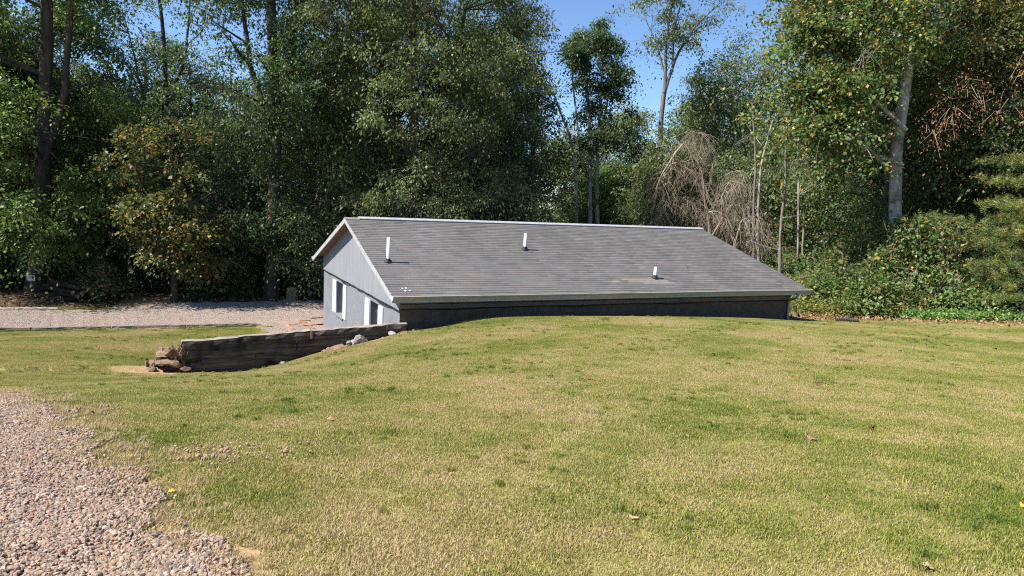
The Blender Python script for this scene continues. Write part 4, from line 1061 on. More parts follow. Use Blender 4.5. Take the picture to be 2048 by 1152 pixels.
BT = [(1502, 38.5, [(1505, 560), (1503, 450), (1508, 330), (1500, 200)], 9, 4, M_BARK_G), (1514, 39, [(1518, 560), (1514, 440), (1522, 320), (1545, 240)], 10, 4, M_BARK_P), (1530, 40, [(1528, 560), (1530, 470), (1534, 380)], 8, 5, M_BARK_D),
      (1560, 34, [(1558, 590), (1562, 480), (1570, 400), (1576, 250)], 10, 5, M_BARK_G), (1592, 35, [(1592, 590), (1596, 470), (1597, 360)], 5, 4, M_BARK_P), (1604, 38, [(1605, 590), (1604, 480), (1606, 400)], 7, 5, M_BARK_B), (1580, 40, [(1580, 590), (1582, 480), (1590, 380)], 6, 4, M_BARK_D)]
LBT = ['thin pale bare trunk rising beside the brown dead thicket', 'thin pale bare trunk rising beside the brown dead thicket', 'thin dark trunk between the dead thicket and the shrubs', 'pale grey trunk at the roof corner, thickest of the slim trunks there', 'very thin pale sapling trunk beside the roof corner', 'reddish-brown slim trunk in the gap by the roof corner', 'thin dark trunk deeper in the gap by the roof corner']
for k, (px, Y, pts, w0, w1, bk) in enumerate(BT):
    bare('bare_trunk', LBT[k], 70 + k, Y, pts, w0, w1, bk, 'bare pale trunks by the dead thicket' if k < 2 else None)
LT = [(105, 35, 520, 605, 6, M_BARK_B), (165, 34.5, 500, 600, 6, M_BARK_B), (202, 36, 470, 600, 5, M_BARK_G), (248, 33, 520, 600, 3.5, M_BARK_G), (400, 35, 380, 600, 5, M_BARK_D), (455, 37, 300, 600, 8, M_BARK_D), (500, 36, 300, 600, 6, M_BARK_D), (600, 38, 350, 600, 8, M_BARK_D), (620, 40, 300, 600, 7, M_BARK_G), (285, 38, 350, 600, 8, M_BARK_D), (30, 36, 300, 600, 9, M_BARK_D), (470, 42, 200, 600, 9, M_BARK_G)]
for k, (px, Y, top, bot, w, bk) in enumerate(LT):
    bare('sapling_trunk', 'slim sapling trunk in the dark understory beyond the gravel drive', 90 + k, Y, [(px, bot), (px + random.uniform(-6, 6), (top + bot) / 2), (px + random.uniform(-12, 12), top - 60)], w, w * .5, bk, 'slim trunks in the dark understory')

# ------------------------------------------------------------------ background woods (copies)
def generic(seed, H, R0, pal, bark, name, nclump, base_f=.25, **kw):
    cr = [(H * base_f, 0, 0, R0 * .5), (H * (base_f + .15), 0, 0, R0 * .95), (H * .6, 0, 0, R0), (H * .82, 0, 0, R0 * .75), (H, 0, 0, R0 * .2)]
    return make_tree(name, seed, [([(0, 0, -.3), (.1, .05, H * .3), (-.1, .1, H * .6), (.05, 0, H * .92)], [.26, .2, .14, .05])], cr, bark, pal, nclump=int(nclump * .85), per=66, size=.17, spread=.42, gap=-.15, nlimb=20, **kw)
G = [generic(201, 17, 3.6, 'mid', M_BARK_D, 'forest_tree', 620), generic(202, 15, 3.9, 'olive', M_BARK_G, 'forest_tree', 600, .2), generic(203, 19, 3.4, 'dark', M_BARK_D, 'forest_tree', 620, .3), generic(204, 11, 3.0, 'hazy', M_BARK_G, 'forest_tree', 420, .12)]
spots = []
r = np.random.default_rng(5)
# (px, Y, kind, scale)
BACK_T = [(-60, 36, 2, 1.0), (10, 41, 0, 1.05), (150, 40, 2, .9), (230, 43, 1, .85), (300, 38.5, 3, 1.15), (385, 42, 0, .78), (440, 47, 1, .8), (620, 41, 2, .85), (690, 44, 0, .95), (760, 43, 2, 1.05), (900, 42, 0, 1.0), (985, 45, 2, .98), (480, 38, 3, 1.0), (200, 37, 3, .95), (90, 46, 1, .95), (340, 50, 2, .78), (560, 50, 0, .9), (650, 36.5, 3, .95), (730, 38, 3, .95), (930, 38, 3, .9),
          (1140, 58, 3, .95), (1200, 60, 1, .70), (1290, 58, 3, 1.0), (1360, 62, 1, .85), (1440, 58, 0, .95), (1570, 52, 1, .92), (1670, 44, 0, .95), (1680, 40, 1, 1.0), (1760, 42, 0, 1.1), (1850, 38, 2, 1.0), (1930, 36, 0, 1.0), (2010, 35, 2, 1.0), (2090, 31, 1, 1.05), (2160, 30, 0, 1.1), (1660, 50, 2, 1.0), (1800, 50, 2, 1.1), (1960, 44, 1, 1.1), (2060, 46, 0, 1.2), (-140, 34, 1, 1.0), (-200, 38, 0, 1.0), (1590, 58, 0, 1.0)]
for i in range(26):
    BACK_T.append((r.uniform(-150, 2200), r.uniform(62, 80), int(r.integers(0, 4)), r.uniform(.72, .92)))
used = set()
GL = ['tall mid-green forest tree', 'spreading olive-green forest tree', 'tall dark-green forest tree', 'low bushy grey-green forest tree']
GG = ['mid-green trees', 'olive trees', 'dark trees', 'low grey-green trees']
WH = ['in the woods beyond the gravel drive', 'close behind the huge olive tree', 'in the tree gap behind the ridge', 'in the woods behind the pale-trunked tree',
      'deep in the woods beyond the gravel drive', 'deep in the woods behind the huge olive tree', 'far back in the tree gap behind the ridge', 'deep in the woods behind the pale-trunked tree']
for px, Y, k, s in BACK_T:
    if 1080 < px < 1400 and Y > 60: s *= .72
    o = G[k] if k not in used else copy_tree(G[k]); used.add(k)
    b = gb(px, Y); o.location = b; o.rotation_euler = (0, 0, float(r.uniform(0, 6.28))); o.scale = (s * r.uniform(.92, 1.1), s * r.uniform(.92, 1.1), s)
    wh = 0 if px < 640 else 1 if px < 1080 else 2 if px < 1540 else 3
    if Y > 61: wh += 4
    tag(o, GL[k] + ' ' + WH[wh], 'tree', GG[k] + ' ' + WH[wh])

# ------------------------------------------------------------------ shrubs
def shrub(name, seed, H, R0, pal, nclump, size=.10, per=26, asp=.7):
    r = np.random.default_rng(seed); st = []
    for i in range(6):
        a = r.uniform(0, 6.28); st.append((np.array([(0, 0, -.1), (.3 * R0 * math.cos(a), .3 * R0 * math.sin(a), H * .45), (.7 * R0 * math.cos(a), .7 * R0 * math.sin(a), H * .9)]), [.03, .018, .008]))
    return make_tree(name, seed, st, [(.12, 0, 0, R0 * .85), (H * .35, 0, 0, R0), (H * .7, 0, 0, R0 * .8), (H, 0, 0, R0 * .3)], M_BARK_B, pal, nclump=nclump, per=int(per * 1.0), size=size * 1.2, spread=.21, gap=-.3, nlimb=10, limbr=.02, hollow=.3, asp=asp, twig=.006, fs=1.8, bough=5, bsz=.26)
SH = [shrub('shrub', 301, 2.2, 1.3, 'mid', 220, .11), shrub('shrub', 302, 1.5, 1.1, 'mix', 230, .075), shrub('shrub', 303, 2.8, 1.2, 'fleck', 280, .09), shrub('shrub', 304, 1.8, 1.0, 'yellow', 150, .09), shrub('shrub', 305, 1.6, .8, 'orange', 90, .13)]
SL_ = ['glossy mid-green shrub', 'bright green low shrub', 'tall green shrub flecked with yellow leaves', 'yellow-green shrub', 'orange-tinged shrub']
us = set()
def put_shrub(px, Y, k, s, where, group):
    o = SH[k] if k not in us else copy_tree(SH[k]); us.add(k)
    b = gb(px, Y); o.location = b; o.rotation_euler = (0, 0, float(r.uniform(0, 6.28))); o.scale = (s * r.uniform(.9, 1.2), s * r.uniform(.9, 1.2), s * r.uniform(.85, 1.15))
    tag(o, SL_[k] + ' ' + where, 'shrub', group + ', ' + ['mid-green', 'bright', 'flecked', 'yellow-green', 'orange'][k])
for px, Y, k, s in [(1605, 31, 3, .9), (1640, 30, 1, 1.05), (1660, 32.5, 2, 1.1), (1690, 29.5, 1, 1.0), (1715, 30.5, 2, 1.1), (1740, 28.4, 1, 1.15), (1765, 29.3, 2, 1.15), (1790, 27.8, 1, 1.2), (1815, 28.2, 2, 1.05), (1840, 27.0, 1, 1.1), (1860, 27.6, 2, 1.0), (1885, 26.4, 1, 1.1), (1905, 28.5, 1, 1.0), (1940, 26.6, 1, .6), (1960, 28.2, 0, 1.1), (2000, 27.2, 2, 1.0), (2040, 26.2, 0, .9), (2075, 26.5, 1, 1.0), (1580, 35, 2, 1.0), (1560, 37, 0, 1.0), (1625, 34.5, 0, 1.2), (1680, 34, 2, 1.3), (1730, 34.5, 0, 1.4), (1780, 33.5, 2, 1.4), (1840, 33, 0, 1.4), (1900, 32, 2, 1.3), (1960, 31.5, 0, 1.5), (2020, 30, 2, 1.4), (2080, 29, 0, 1.3), (1650, 37, 3, 1.5), (1615, 29.2, 3, .55), (1700, 28.3, 3, .5), (1590, 40, 0, 1.6), (1640, 41, 2, 1.7), (1700, 39, 0, 1.7), (1760, 38.5, 2, 1.6), (1820, 38, 0, 1.7), (1570, 44, 2, 1.8), (1620, 46, 0, 2.0)]:
    if Y < 31.5 and px < 1920: s *= 1.22
    put_shrub(px, Y, k, s, 'between the lawn and the pale-trunked tree' if px < 1850 else 'between the lawn and the pines', 'thicket by the pale trunk' if px < 1850 else 'thicket by the pines')
for px, Y, k, s in [(205, 31.2, 4, .95), (195, 32.4, 0, .7), (415, 33.6, 0, .8), (450, 34.5, 0, 1.0), (480, 34.2, 2, .8), (510, 35.5, 0, 1.1), (595, 35, 4, .9), (615, 35.4, 3, .8), (638, 35.8, 0, 1.0), (600, 37, 2, 1.2), (570, 36, 0, 1.1), (10, 34.5, 0, .9), (-20, 34.5, 2, 1.1), (60, 35, 0, 1.2), (130, 34.6, 2, 1.1), (185, 36, 0, 1.3), (240, 38, 0, 1.4), (300, 37, 2, 1.3), (330, 36, 0, 1.2), (380, 36.5, 0, 1.3), (660, 37, 0, 1.3), (700, 38, 2, 1.3), (-60, 33, 0, 1.1), (270, 42, 2, 1.8), (370, 41, 0, 1.8), (430, 40, 2, 1.7), (520, 41, 0, 1.9), (120, 41, 0, 1.9), (200, 42, 2, 1.8), (600, 43, 0, 1.9), (20, 40, 2, 1.8)]:
    put_shrub(px, Y, k, s, 'in the dark woods beyond the gravel drive', 'shrubs under the woods beyond the drive')
for px, Y, k, s in [(1090, 52, 0, 1.8), (1150, 50, 2, 1.8), (1210, 52, 1, 1.9), (1270, 51, 0, 1.9), (1330, 49, 3, 1.7), (1390, 44, 0, 1.7), (1450, 43, 3, 1.6), (1500, 44, 0, 1.5), (1540, 43, 1, 1.5), (1030, 43, 0, 1.6)]:
    put_shrub(px, Y, k, s, 'behind the ridge in the tree gap', 'shrubs in the tree gap')
for k in range(5):
    if k not in us: bpy.data.objects.remove(SH[k])

# rust-coloured dead sprigs hanging in the pine
def sprig(px, py, Y, n, seed, sz=.10):
    r = np.random.default_rng(seed); c = at(px, py, Y); cl = c + r.normal(0, 1, (n, 3)) * np.array([.6, .4, .42])
    V, F, col = leaves(cl - c, r, 30, sz * .8, .2, 'rust', .9, .8, .35)
    tws = bez((cl - c) * .45 + np.array([[.25, .3, .35]]) + r.normal(0, .12, (n, 3)), cl - c, np.zeros((n, 3)), 4); tv, tf = tubes(tws, np.full((n, 4), .007), 3)
    e = empty('dead_sprig', c); mk('twig', tv, (tf,), M_BARK_B, e); mk('foliage', V, (F,), M_DRY, e, tint=col)
    return tag(e, 'rust-brown clump of dead foliage hanging among the pine boughs', 'dead foliage', 'rust-brown dead clumps in the pines')
for i, (px, py, Y, n) in enumerate(((1935, 190, 26.6, 14), (1900, 240, 26.8, 12), (1865, 268, 27.0, 8), (1990, 205, 26.8, 9), (2040, 130, 26.9, 8))): sprig(px, py, Y, n, 400 + i)

# ------------------------------------------------------------------ sign on the maple trunk
sp_ = at(62, 556, 32.2); sg = empty('posted_sign', (sp_[0], sp_[1], sp_[2]), .05)
b = MB(); b.box(-.19, .19, -.008, .008, -.125, .125); bevel(b.build('sign_sheet', M_SIGN, sg), .004, 1)
for k in range(7):
    b = MB(); b.box(-.145 + k * .042, -.145 + k * .042 + .030, -.0115, -.0085, .02, .07); b.build('print_mark', M_SIGNRED if k > 2 else M_SIGNGREY, sg)
for k in range(9):
    b = MB(); b.box(-.14 + k * .031, -.14 + k * .031 + .022, -.0115, -.0085, -.05, -.03); b.build('print_mark', M_SIGNGREY, sg)
b = MB(); b.box(-.02, .02, .008, .55, -.03, .03); b.build('batten', M_BARK_D, sg)
tag(sg, 'small white notice sign with faded red print nailed to the dark maple trunk', 'sign')

# ------------------------------------------------------------------ fallen leaves
def dead_leaf(name, p, size, col, rot, label, group=None, k=0):
    r = np.random.default_rng(900 + k); n = 7; V = []; t = np.linspace(0, 1, n); w = np.sin(np.pi * t ** .8) * .36 + .01
    for i in range(n):
        cz = .16 * math.sin(t[i] * 3.0) + .05 * r.normal()
        for s, lift in ((-1, .22), (0, 0), (1, .22)): V.append(((t[i] - .5) * size, s * w[i] * size * (1 + .25 * r.normal()), size * (cz + lift * w[i] * 1.6) + .02))
    F = [[i * 3 + j, i * 3 + j + 1, (i + 1) * 3 + j + 1, (i + 1) * 3 + j] for i in range(n - 1) for j in range(2)]
    o = mk(name, V, F, M_DRY, smooth=True, tint=np.array(col)); o.location = p; o.rotation_euler = rot
    return tag(o, label, 'leaf', group)
def on_ground(px, py):
    z = 2.5
    for _ in range(40): p = at_z(px, py, z); z = .5 * z + .5 * gz1(p[0], p[1])
    p[2] = gz1(p[0], p[1]); return p
for k, (px, py, sz, col, lb) in enumerate([(1620, 882, .13, (.24, .135, .08), 'large curled tan leaf standing up in the lawn'), (1746, 861, .10, (.11, .022, .016), 'dark red curled leaf on the lawn'), (661, 843, .10, (.36, .19, .11), 'small orange-brown leaf lying on the short grass'), (1262, 1043, .08, (.48, .34, .16), 'pale tan leaf lying in a green clump of grass'),
        (345, 987, .06, (.62, .36, .05), 'bright yellow-orange leaf at the edge of the near gravel'), (2040, 1016, .07, (.60, .33, .05), 'orange-yellow leaf on the lawn far from the gravel'), (1850, 1140, .08, (.42, .27, .16), 'long narrow dry tan leaf lying flat on the lawn'), (1371, 877, .07, (.38, .23, .14), 'small pale brown leaf on a dry patch of lawn')]):
    dead_leaf('fallen_leaf', tuple(on_ground(px, py)), sz * .8, col, (random.uniform(-.5, .5), random.uniform(-.4, .4), random.uniform(0, 6)), lb, None, k)
for k, (px, py) in enumerate([(1305, 697), (1425, 712), (1417, 847), (1633, 771), (1580, 660), (1585, 655), (1612, 668), (1820, 664), (1857, 676), (1930, 683), (1850, 690), (1800, 705), (1790, 668), (1900, 665), (2010, 793), (1408, 742), (1690, 700), (1655, 690), (1740, 672), (1760, 660), (1960, 672), (870, 700), (1180, 760), (1990, 700), (1560, 705)]):
    dead_leaf('fallen_leaf', tuple(on_ground(px, py)), random.uniform(.06, .10), (random.uniform(.10, .2), random.uniform(.05, .09), .04), (random.uniform(-.5, .5), random.uniform(-.5, .5), random.uniform(0, 6)), 'small dark brown dead leaf scattered on the lawn', 'dark dead leaves on the lawn', 20 + k)
dead_leaf('fallen_leaf', tuple(hm @ slope_pt(10.65, 4.11, -1, .0)), .13, (.30, .15, .06), (-ang, 0, .6), 'single orange-brown leaf lying on the shingles', None, 60)
# leaf litter near the right-hand wood edge (stuff)
lr = np.random.default_rng(77); N = 4200
lx = lr.uniform(9.6, 24, N); td = -np.abs(lr.normal(0, 1.4, N)) * (lr.random(N) < .6) + lr.uniform(-.2, 3.5, N) * (1); ly0 = np.interp(lx, [9.4, 11, 14, 17, 22, 40], [27.8, 27.3, 25.6, 24.0, 21.5, 12]); ly = ly0 + np.where(lr.random(N) < .55, -np.abs(lr.normal(0, 1.3, N)), lr.uniform(0, 4, N))
lx2 = lr.uniform(-26, 2, 2600); ly2 = np.interp(lx2, [-26, -20.2, -17, -15, -9.2, 13], [25, 27.9, 29.1, 31.3, 34, 43]) + np.abs(lr.normal(0, 2.5, 2600))
lx = np.concatenate([lx, lx2]); ly = np.concatenate([ly, ly2]); ok = ~house_in(lx, ly, .2) & ~in_poly(lx, ly, PATHP); lx, ly = lx[ok], ly[ok]
V, F, col = leaves(np.stack([lx, ly, gz(lx, ly) + .025], 1), lr, .5, .095, .02, 'rust', .0, .25, .7)
col = np.repeat(np.array([(.24, .12, .055), (.33, .19, .095), (.16, .085, .045), (.38, .25, .14)])[lr.integers(0, 4, len(V) // 4)] * lr.uniform(.6, 1.1, (len(V) // 4, 1)), 4, 0)
stuff(mk('leaf_litter', V, (F,), M_DRY, tint=col), 'brown fallen leaves strewn along the wood edges', 'leaf litter')
# bright ground cover under the young pine (stuff)
N = 900; cx_ = lr.uniform(14.3, 22, N); cy_ = np.interp(cx_, [14, 17, 22], [25.4, 23.9, 21.4]) + lr.uniform(-.35, .8, N)
V, F, col = leaves(np.stack([cx_, cy_, gz(cx_, cy_) + lr.uniform(.03, .28, N)], 1), lr, 16, .085, .12, 'bright', .1, .6, .8)
stuff(mk('ground_cover', V, (F,), M_LEAF, tint=col * 1.25), 'bright green low ground cover along the lawn edge under the young pine', 'ground cover')
N = 900; cx_ = lr.uniform(9.8, 15, N); cy_ = np.interp(cx_, [9.4, 11, 14, 17], [27.9, 27.5, 25.9, 24.2]) + lr.uniform(.1, 2.5, N)
V, F, col = leaves(np.stack([cx_, cy_, gz(cx_, cy_) + lr.uniform(.05, .5, N)], 1), lr, 14, .09, .16, 'yellow', .1, .7, .6)
stuff(mk('weeds', V, (F,), M_LEAF, tint=col), 'yellow-green weeds between the roof corner and the thicket', 'weeds')

# ------------------------------------------------------------------ scattered stuff by instancing small patches
def scatter(name, P, rot, scl, idx, variants, label, cat):
    me = bpy.data.meshes.new(name); me.vertices.add(len(P)); me.vertices.foreach_set('co', np.asarray(P, np.float32).ravel())
    a = me.attributes.new('rot', 'FLOAT_VECTOR', 'POINT'); a.data.foreach_set('vector', np.asarray(rot, np.float32).ravel())
    a = me.attributes.new('scl', 'FLOAT', 'POINT'); a.data.foreach_set('value', np.asarray(scl, np.float32))
    a = me.attributes.new('vid', 'INT', 'POINT'); a.data.foreach_set('value', np.asarray(idx, np.int32))
    o = bpy.data.objects.new(name, me); C.objects.link(o)
    ng = bpy.data.node_groups.new(name + '_nodes', 'GeometryNodeTree')
    ng.interface.new_socket('Geometry', in_out='INPUT', socket_type='NodeSocketGeometry'); ng.interface.new_socket('Geometry', in_out='OUTPUT', socket_type='NodeSocketGeometry')
    n = ng.nodes; l = ng.links; gi = n.new('NodeGroupInput'); go = n.new('NodeGroupOutput')
    iop = n.new('GeometryNodeInstanceOnPoints'); jn = n.new('GeometryNodeJoinGeometry')
    for v in reversed(variants):
        oi = n.new('GeometryNodeObjectInfo'); oi.inputs['Object'].default_value = v; oi.inputs['As Instance'].default_value = True
        l.new(oi.outputs['Geometry'], jn.inputs[0])
    def na(nm, t):
        x = n.new('GeometryNodeInputNamedAttribute'); x.data_type = t; x.inputs[0].default_value = nm; return x.outputs[0]
    e2r = n.new('FunctionNodeEulerToRotation'); l.new(na('rot', 'FLOAT_VECTOR'), e2r.inputs[0])
    l.new(gi.outputs[0], iop.inputs['Points']); l.new(jn.outputs[0], iop.inputs['Instance']); iop.inputs['Pick Instance'].default_value = True
    l.new(na('vid', 'INT'), iop.inputs['Instance Index']); l.new(e2r.outputs[0], iop.inputs['Rotation']); l.new(na('scl', 'FLOAT'), iop.inputs['Scale'])
    l.new(iop.outputs[0], go.inputs[0])
    md = o.modifiers.new('scatter', 'NODES'); md.node_group = ng
    return stuff(o, label, cat)
def unlinked(o): C.objects.unlink(o); return o
def blades(r, n, rad, hmin, hmax, w, rndc=.5, rnds=.28, tilt=.9):
    a = r.uniform(0, 6.28, n); q = rad * np.sqrt(r.random(n)); x, y = q * np.cos(a), q * np.sin(a)
    az = r.uniform(0, 6.28, n); h = r.uniform(hmin, hmax, n); tl = np.abs(r.normal(0, tilt * .55, n)).clip(0, 1.45)
    d = np.stack([np.cos(az) * np.sin(tl), np.sin(az) * np.sin(tl), np.cos(tl)], 1); s = np.stack([-np.sin(az), np.cos(az), 0 * az], 1)
    tw_ = r.uniform(-.6, .6, n); s = s * np.cos(tw_)[:, None] + np.stack([0 * az, 0 * az, 0 * az + 1], 1) * np.sin(tw_)[:, None] * .3
    b = np.stack([x, y, 0 * x - .004], 1); ww = (w * r.uniform(.7, 1.3, n))[:, None]
    mid = b + d * (h * .55)[:, None]; d2 = d.copy(); d2[:, 2] *= .45; tip = mid + d2 * (h * .5)[:, None]
    V = np.stack([b - s * ww * .5, b + s * ww * .5, mid + s * ww * .42, mid - s * ww * .42, tip], 1).reshape(-1, 3)
    k = np.arange(n)[:, None] * 5
    F4 = k + np.array([[0, 1, 2, 3]]); F3 = k + np.array([[3, 2, 4]])
    return V, F4, F3, np.repeat(r.normal(rndc, rnds, n), 5)
def blade_obj(seed, *a, **k):
    r = np.random.default_rng(seed); V, F4, F3, rn = blades(r, *a, **k); return unlinked(mk('grass_patch', V, (F4, F3), M_GRASS, rnd=rn))
NV = 5
GP = [blade_obj(500 + i, 3000, .31, .012, .034, .0042, rnds=.24, tilt=1.4) for i in range(NV)]
GQ = [blade_obj(540 + i, 1500, .31, .018, .050, .0048, rnds=.26, tilt=1.25) for i in range(3)]
TU = [blade_obj(520 + i, 70, .055, .05, .095, .0055, rndc=.12, rnds=.18, tilt=.9) for i in range(2)]
DT = [blade_obj(530 + i, 60, .06, .03, .08, .004, rndc=1.15, rnds=.2, tilt=1.1) for i in range(2)]
def eul(x, y, yaw):
    dx, dy = gnormal(x, y); out = np.zeros((len(x), 3))
    for i in range(len(x)):
        nrm = Vector((-dx[i], -dy[i], 1)).normalized(); q = Vector((0, 0, 1)).rotation_difference(nrm)
        out[i] = (q.to_matrix() @ Matrix.Rotation(yaw[i], 3, 'Z')).to_euler()
    return out
def hexgrid(x0, x1, y0, y1, s, r, jit=.25):
    xs = np.arange(x0, x1, s); ys = np.arange(y0, y1, s * .866); X, Y = np.meshgrid(xs, ys); X = X + (np.arange(len(ys)) % 2)[:, None] * s / 2
    return (X + r.uniform(-jit, jit, X.shape) * s).ravel(), (Y + r.uniform(-jit, jit, Y.shape) * s).ravel()
def view_ok(x, y, pad=1.2): return (y > 1.2) & (np.abs(x) < y * .80 + pad + 1.5)
gr = np.random.default_rng(321)
def lawn_mask(x, y, pad):
    s = seg_side(x, y); t = (x - TL[0]) * tdir[0] + (y - TL[1]) * tdir[1]
    k = view_ok(x, y) & (gravel_d(x, y) < .02 - pad * .4) & ~in_poly(x, y, DRIVE) & (treeline_d(x, y) < -.15) & (woods_left(x, y) < 0) & ~house_in(x, y, pad)
    near_t = (t > -.1) & (x < sN[0] + .3) & (np.abs(s + .0) < pad + .13)
    k &= ~near_t
    behind = (s > 0) & (t > 0)                                        # strip behind the ties: gravel by the gable
    u = (x - APEX[0]) * HU[0] + (y - APEX[1]) * HU[1]
    k &= ~(behind & (u > -2.1))
    k &= ~((u > OVL) & (u < LEN) & (s > -pad * .6) & (x > sN[0] + .3) & (x < sR[0] + .2))
    d = np.abs((x - e0[0]) * -(e1 - e0)[1] + (y - e0[1]) * (e1 - e0)[0]) / np.linalg.norm(e1 - e0)
    k &= ~((d < .12 + pad * .6) & (x < e1[0] + .2))
    return k & (clay_amt(x, y) < .4)
x, y = hexgrid(-26, 26, 1, 30, .40, gr); k = lawn_mask(x, y, .22); x, y = x[k], y[k]
pts = [(x, y, gr.integers(0, NV, len(x)), np.ones(len(x)))]
lf = wob(x * .8 + 4, y * .8, .6); kk = (y < 13) & (lf + gr.normal(0, .25, len(x)) > (y - 7) * .10 + .2)
pts.append((x[kk] + .05, y[kk] - .04, gr.integers(NV + 4, NV + 7, int(kk.sum())), gr.uniform(.8, 1.1, int(kk.sum()))))
# finer tufts along the edges and green clumps in the lawn
n = 60000; x = gr.uniform(-24, 24, n); y = gr.uniform(1.5, 28, n); k = lawn_mask(x, y, .03) & ~lawn_mask(x, y, .24); x, y = x[k], y[k]
pts.append((x, y, gr.integers(NV, NV + 2, len(x)), gr.uniform(.5, .8, len(x))))
n = 16000; x = gr.uniform(-24, 24, n); y = gr.uniform(1.5, 26, n); f = wob(x, y, .7) + wob(y + 3, x, 1.9) * .5; k = lawn_mask(x, y, .1) & (f > .32); x, y = x[k], y[k]
pts.append((x, y, gr.integers(NV, NV + 2, len(x)), gr.uniform(.5, .95, len(x))))
# dry tufts fringing the gravel lane and growing in it
n = 26000; x = gr.uniform(-9, 2, n); y = gr.uniform(1.5, 9, n); gd = gravel_d(x, y); k = view_ok(x, y) & (np.abs(gd) < .5) & (gr.random(n) < np.exp(-np.abs(gd - .05) / .25)) | (view_ok(x, y) & (gd > 0) & (gd < 3) & (wob(x * 1.7, y * 1.7) > .25) & (gr.random(n) < .3)); x, y = x[k], y[k]
pts.append((x, y, gr.integers(NV + 2, NV + 4, len(x)), gr.uniform(.5, 1.1, len(x))))
# sparse tufts along the edging timbers
n = 900; t = gr.random(n); x = e0[0] + (e1 - e0)[0] * t + gr.normal(0, .05, n); y = e0[1] + (e1 - e0)[1] * t - .16 + gr.normal(0, .05, n)
pts.append((x, y, gr.integers(NV, NV + 2, n), gr.uniform(.5, 1.1, n)))
n = 500; t = gr.random(n); x = f0[0] + (f1 - f0)[0] * t * 1.6 + gr.normal(0, .05, n); y = f0[1] + (f1 - f0)[1] * t * 1.6 + .1 + gr.normal(0, .12, n)
pts.append((x, y, gr.integers(NV, NV + 2, n), gr.uniform(.6, 1.6, n)))
x, y, vid, sc = (np.concatenate(c) for c in zip(*pts))
scatter('lawn_grass', np.stack([x, y, gz(x, y) + .002], 1), eul(x, y, gr.uniform(0, 6.28, len(x))), sc, vid, GP + TU + DT + GQ, 'mown lawn of green and straw-coloured grass', 'grass')
print('grass instances', len(x))

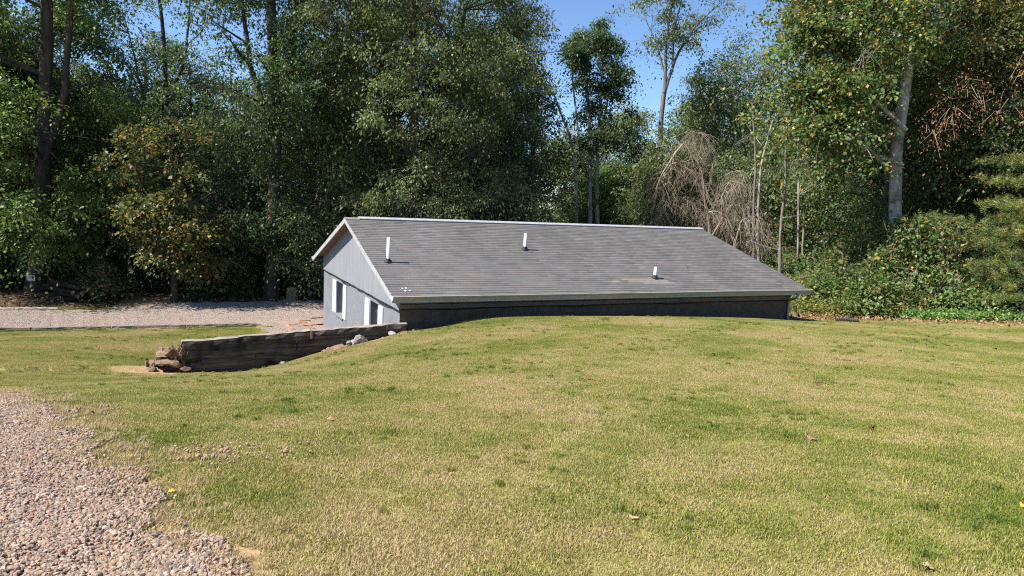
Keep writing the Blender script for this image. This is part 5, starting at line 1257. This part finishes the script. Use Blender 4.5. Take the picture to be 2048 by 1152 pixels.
def stone_patch(seed, n, rad, smin, smax, tone=(.88, .80, .74)):
    r = np.random.default_rng(seed); t = (1 + 5 ** .5) / 2
    ico = np.array([(-1, t, 0), (1, t, 0), (-1, -t, 0), (1, -t, 0), (0, -1, t), (0, 1, t), (0, -1, -t), (0, 1, -t), (t, 0, -1), (t, 0, 1), (-t, 0, -1), (-t, 0, 1)]) / np.hypot(1, t)
    fi = np.array([(0, 11, 5), (0, 5, 1), (0, 1, 7), (0, 7, 10), (0, 10, 11), (1, 5, 9), (5, 11, 4), (11, 10, 2), (10, 7, 6), (7, 1, 8), (3, 9, 4), (3, 4, 2), (3, 2, 6), (3, 6, 8), (3, 8, 9), (4, 9, 5), (2, 4, 11), (6, 2, 10), (8, 6, 7), (9, 8, 1)])
    a = r.uniform(0, 6.28, n); q = rad * np.sqrt(r.random(n)); s = r.uniform(smin, smax, n) * .5
    P = ico[None] * (1 + r.normal(0, .16, (n, 12, 1))) * (s[:, None, None] * np.stack([r.uniform(.9, 1.45, n), r.uniform(.7, 1.0, n), r.uniform(.5, .8, n)], 1)[:, None])
    for i in range(n): P[i] = P[i] @ np.array(Euler((r.normal(0, .5), r.normal(0, .5), r.uniform(0, 6.28))).to_matrix()).T
    P += np.stack([q * np.cos(a), q * np.sin(a), s * .35 + r.uniform(0, .012, n)], 1)[:, None]
    base = np.array([(.36, .27, .21), (.40, .325, .265), (.32, .27, .235), (.25, .22, .205), (.46, .39, .325), (.38, .25, .18), (.18, .16, .15)])
    col = base[r.choice(7, n, p=[.25, .25, .18, .1, .1, .08, .04])] * r.uniform(.8, 1.15, (n, 1)) * np.array(tone)
    F = (np.arange(n)[:, None, None] * 12 + fi[None]).reshape(-1, 3)
    return unlinked(mk('gravel_patch', P.reshape(-1, 3), (F,), M_STONE, tint=np.repeat(col, 12, 0)))
ST = [stone_patch(600 + i, 1150, .31, .011, .033) for i in range(4)]
x, y = hexgrid(-9, 1, 1, 9, .40, gr); k = view_ok(x, y) & (gravel_d(x, y) > .16); x1, y1 = x[k], y[k]
x, y = hexgrid(-30, 4, 17, 40, .42, gr); k = in_poly(x, y, DRIVE) & ~house_in(x, y, .3) & (np.abs(x) < y * .8 + 2); x2, y2 = x[k], y[k]
x, y = hexgrid(-11, -2, 16, 29, .42, gr); u = (x - APEX[0]) * HU[0] + (y - APEX[1]) * HU[1]; v = (x - APEX[0]) * HV[0] + (y - APEX[1]) * HV[1]
k = (u > -1.9 + .4 * wob(x, y)) & (u < OVL) & (v > -6.5) & (v < 4.8) & ~house_in(x, y, .05) & (seg_side(x, y) > .3); x3, y3 = x[k], y[k]
STD = [stone_patch(640 + i, 1000, .31, .013, .036, (.96, .97, .98)) for i in range(3)]
EDG = [stone_patch(620 + i, 30, .34, .014, .038) for i in range(2)]
n = 1500; x = gr.uniform(-9, 1, n); y = gr.uniform(1.5, 9, n); gd = gravel_d(x, y); k = view_ok(x, y) & (gr.random(n) < np.exp(-np.abs(gd - .06) / .10)); x4, y4 = x[k], y[k]
n = 700; x = gr.normal(-2.35, .45, n); y = gr.normal(5.15, .18, n) + (x + 2.35) * .05; x5, y5 = x[:5], y[:5]
x = np.concatenate([x1, x2, x3, x4, x5]); y = np.concatenate([y1, y2, y3, y4, y5])
vid = np.concatenate([gr.integers(0, 4, len(x1)), gr.integers(6, 9, len(x2) + len(x3)), gr.integers(4, 6, len(x4) + len(x5))])
scatter('gravel', np.stack([x, y, gz(x, y) + .012], 1), eul(x, y, gr.uniform(0, 6.28, len(x))), np.where((vid > 3) & (vid < 6), gr.uniform(.6, 1, len(x)), 1.0), vid, ST + EDG + STD, 'loose pinkish-grey crushed gravel on the drive and lane', 'gravel')
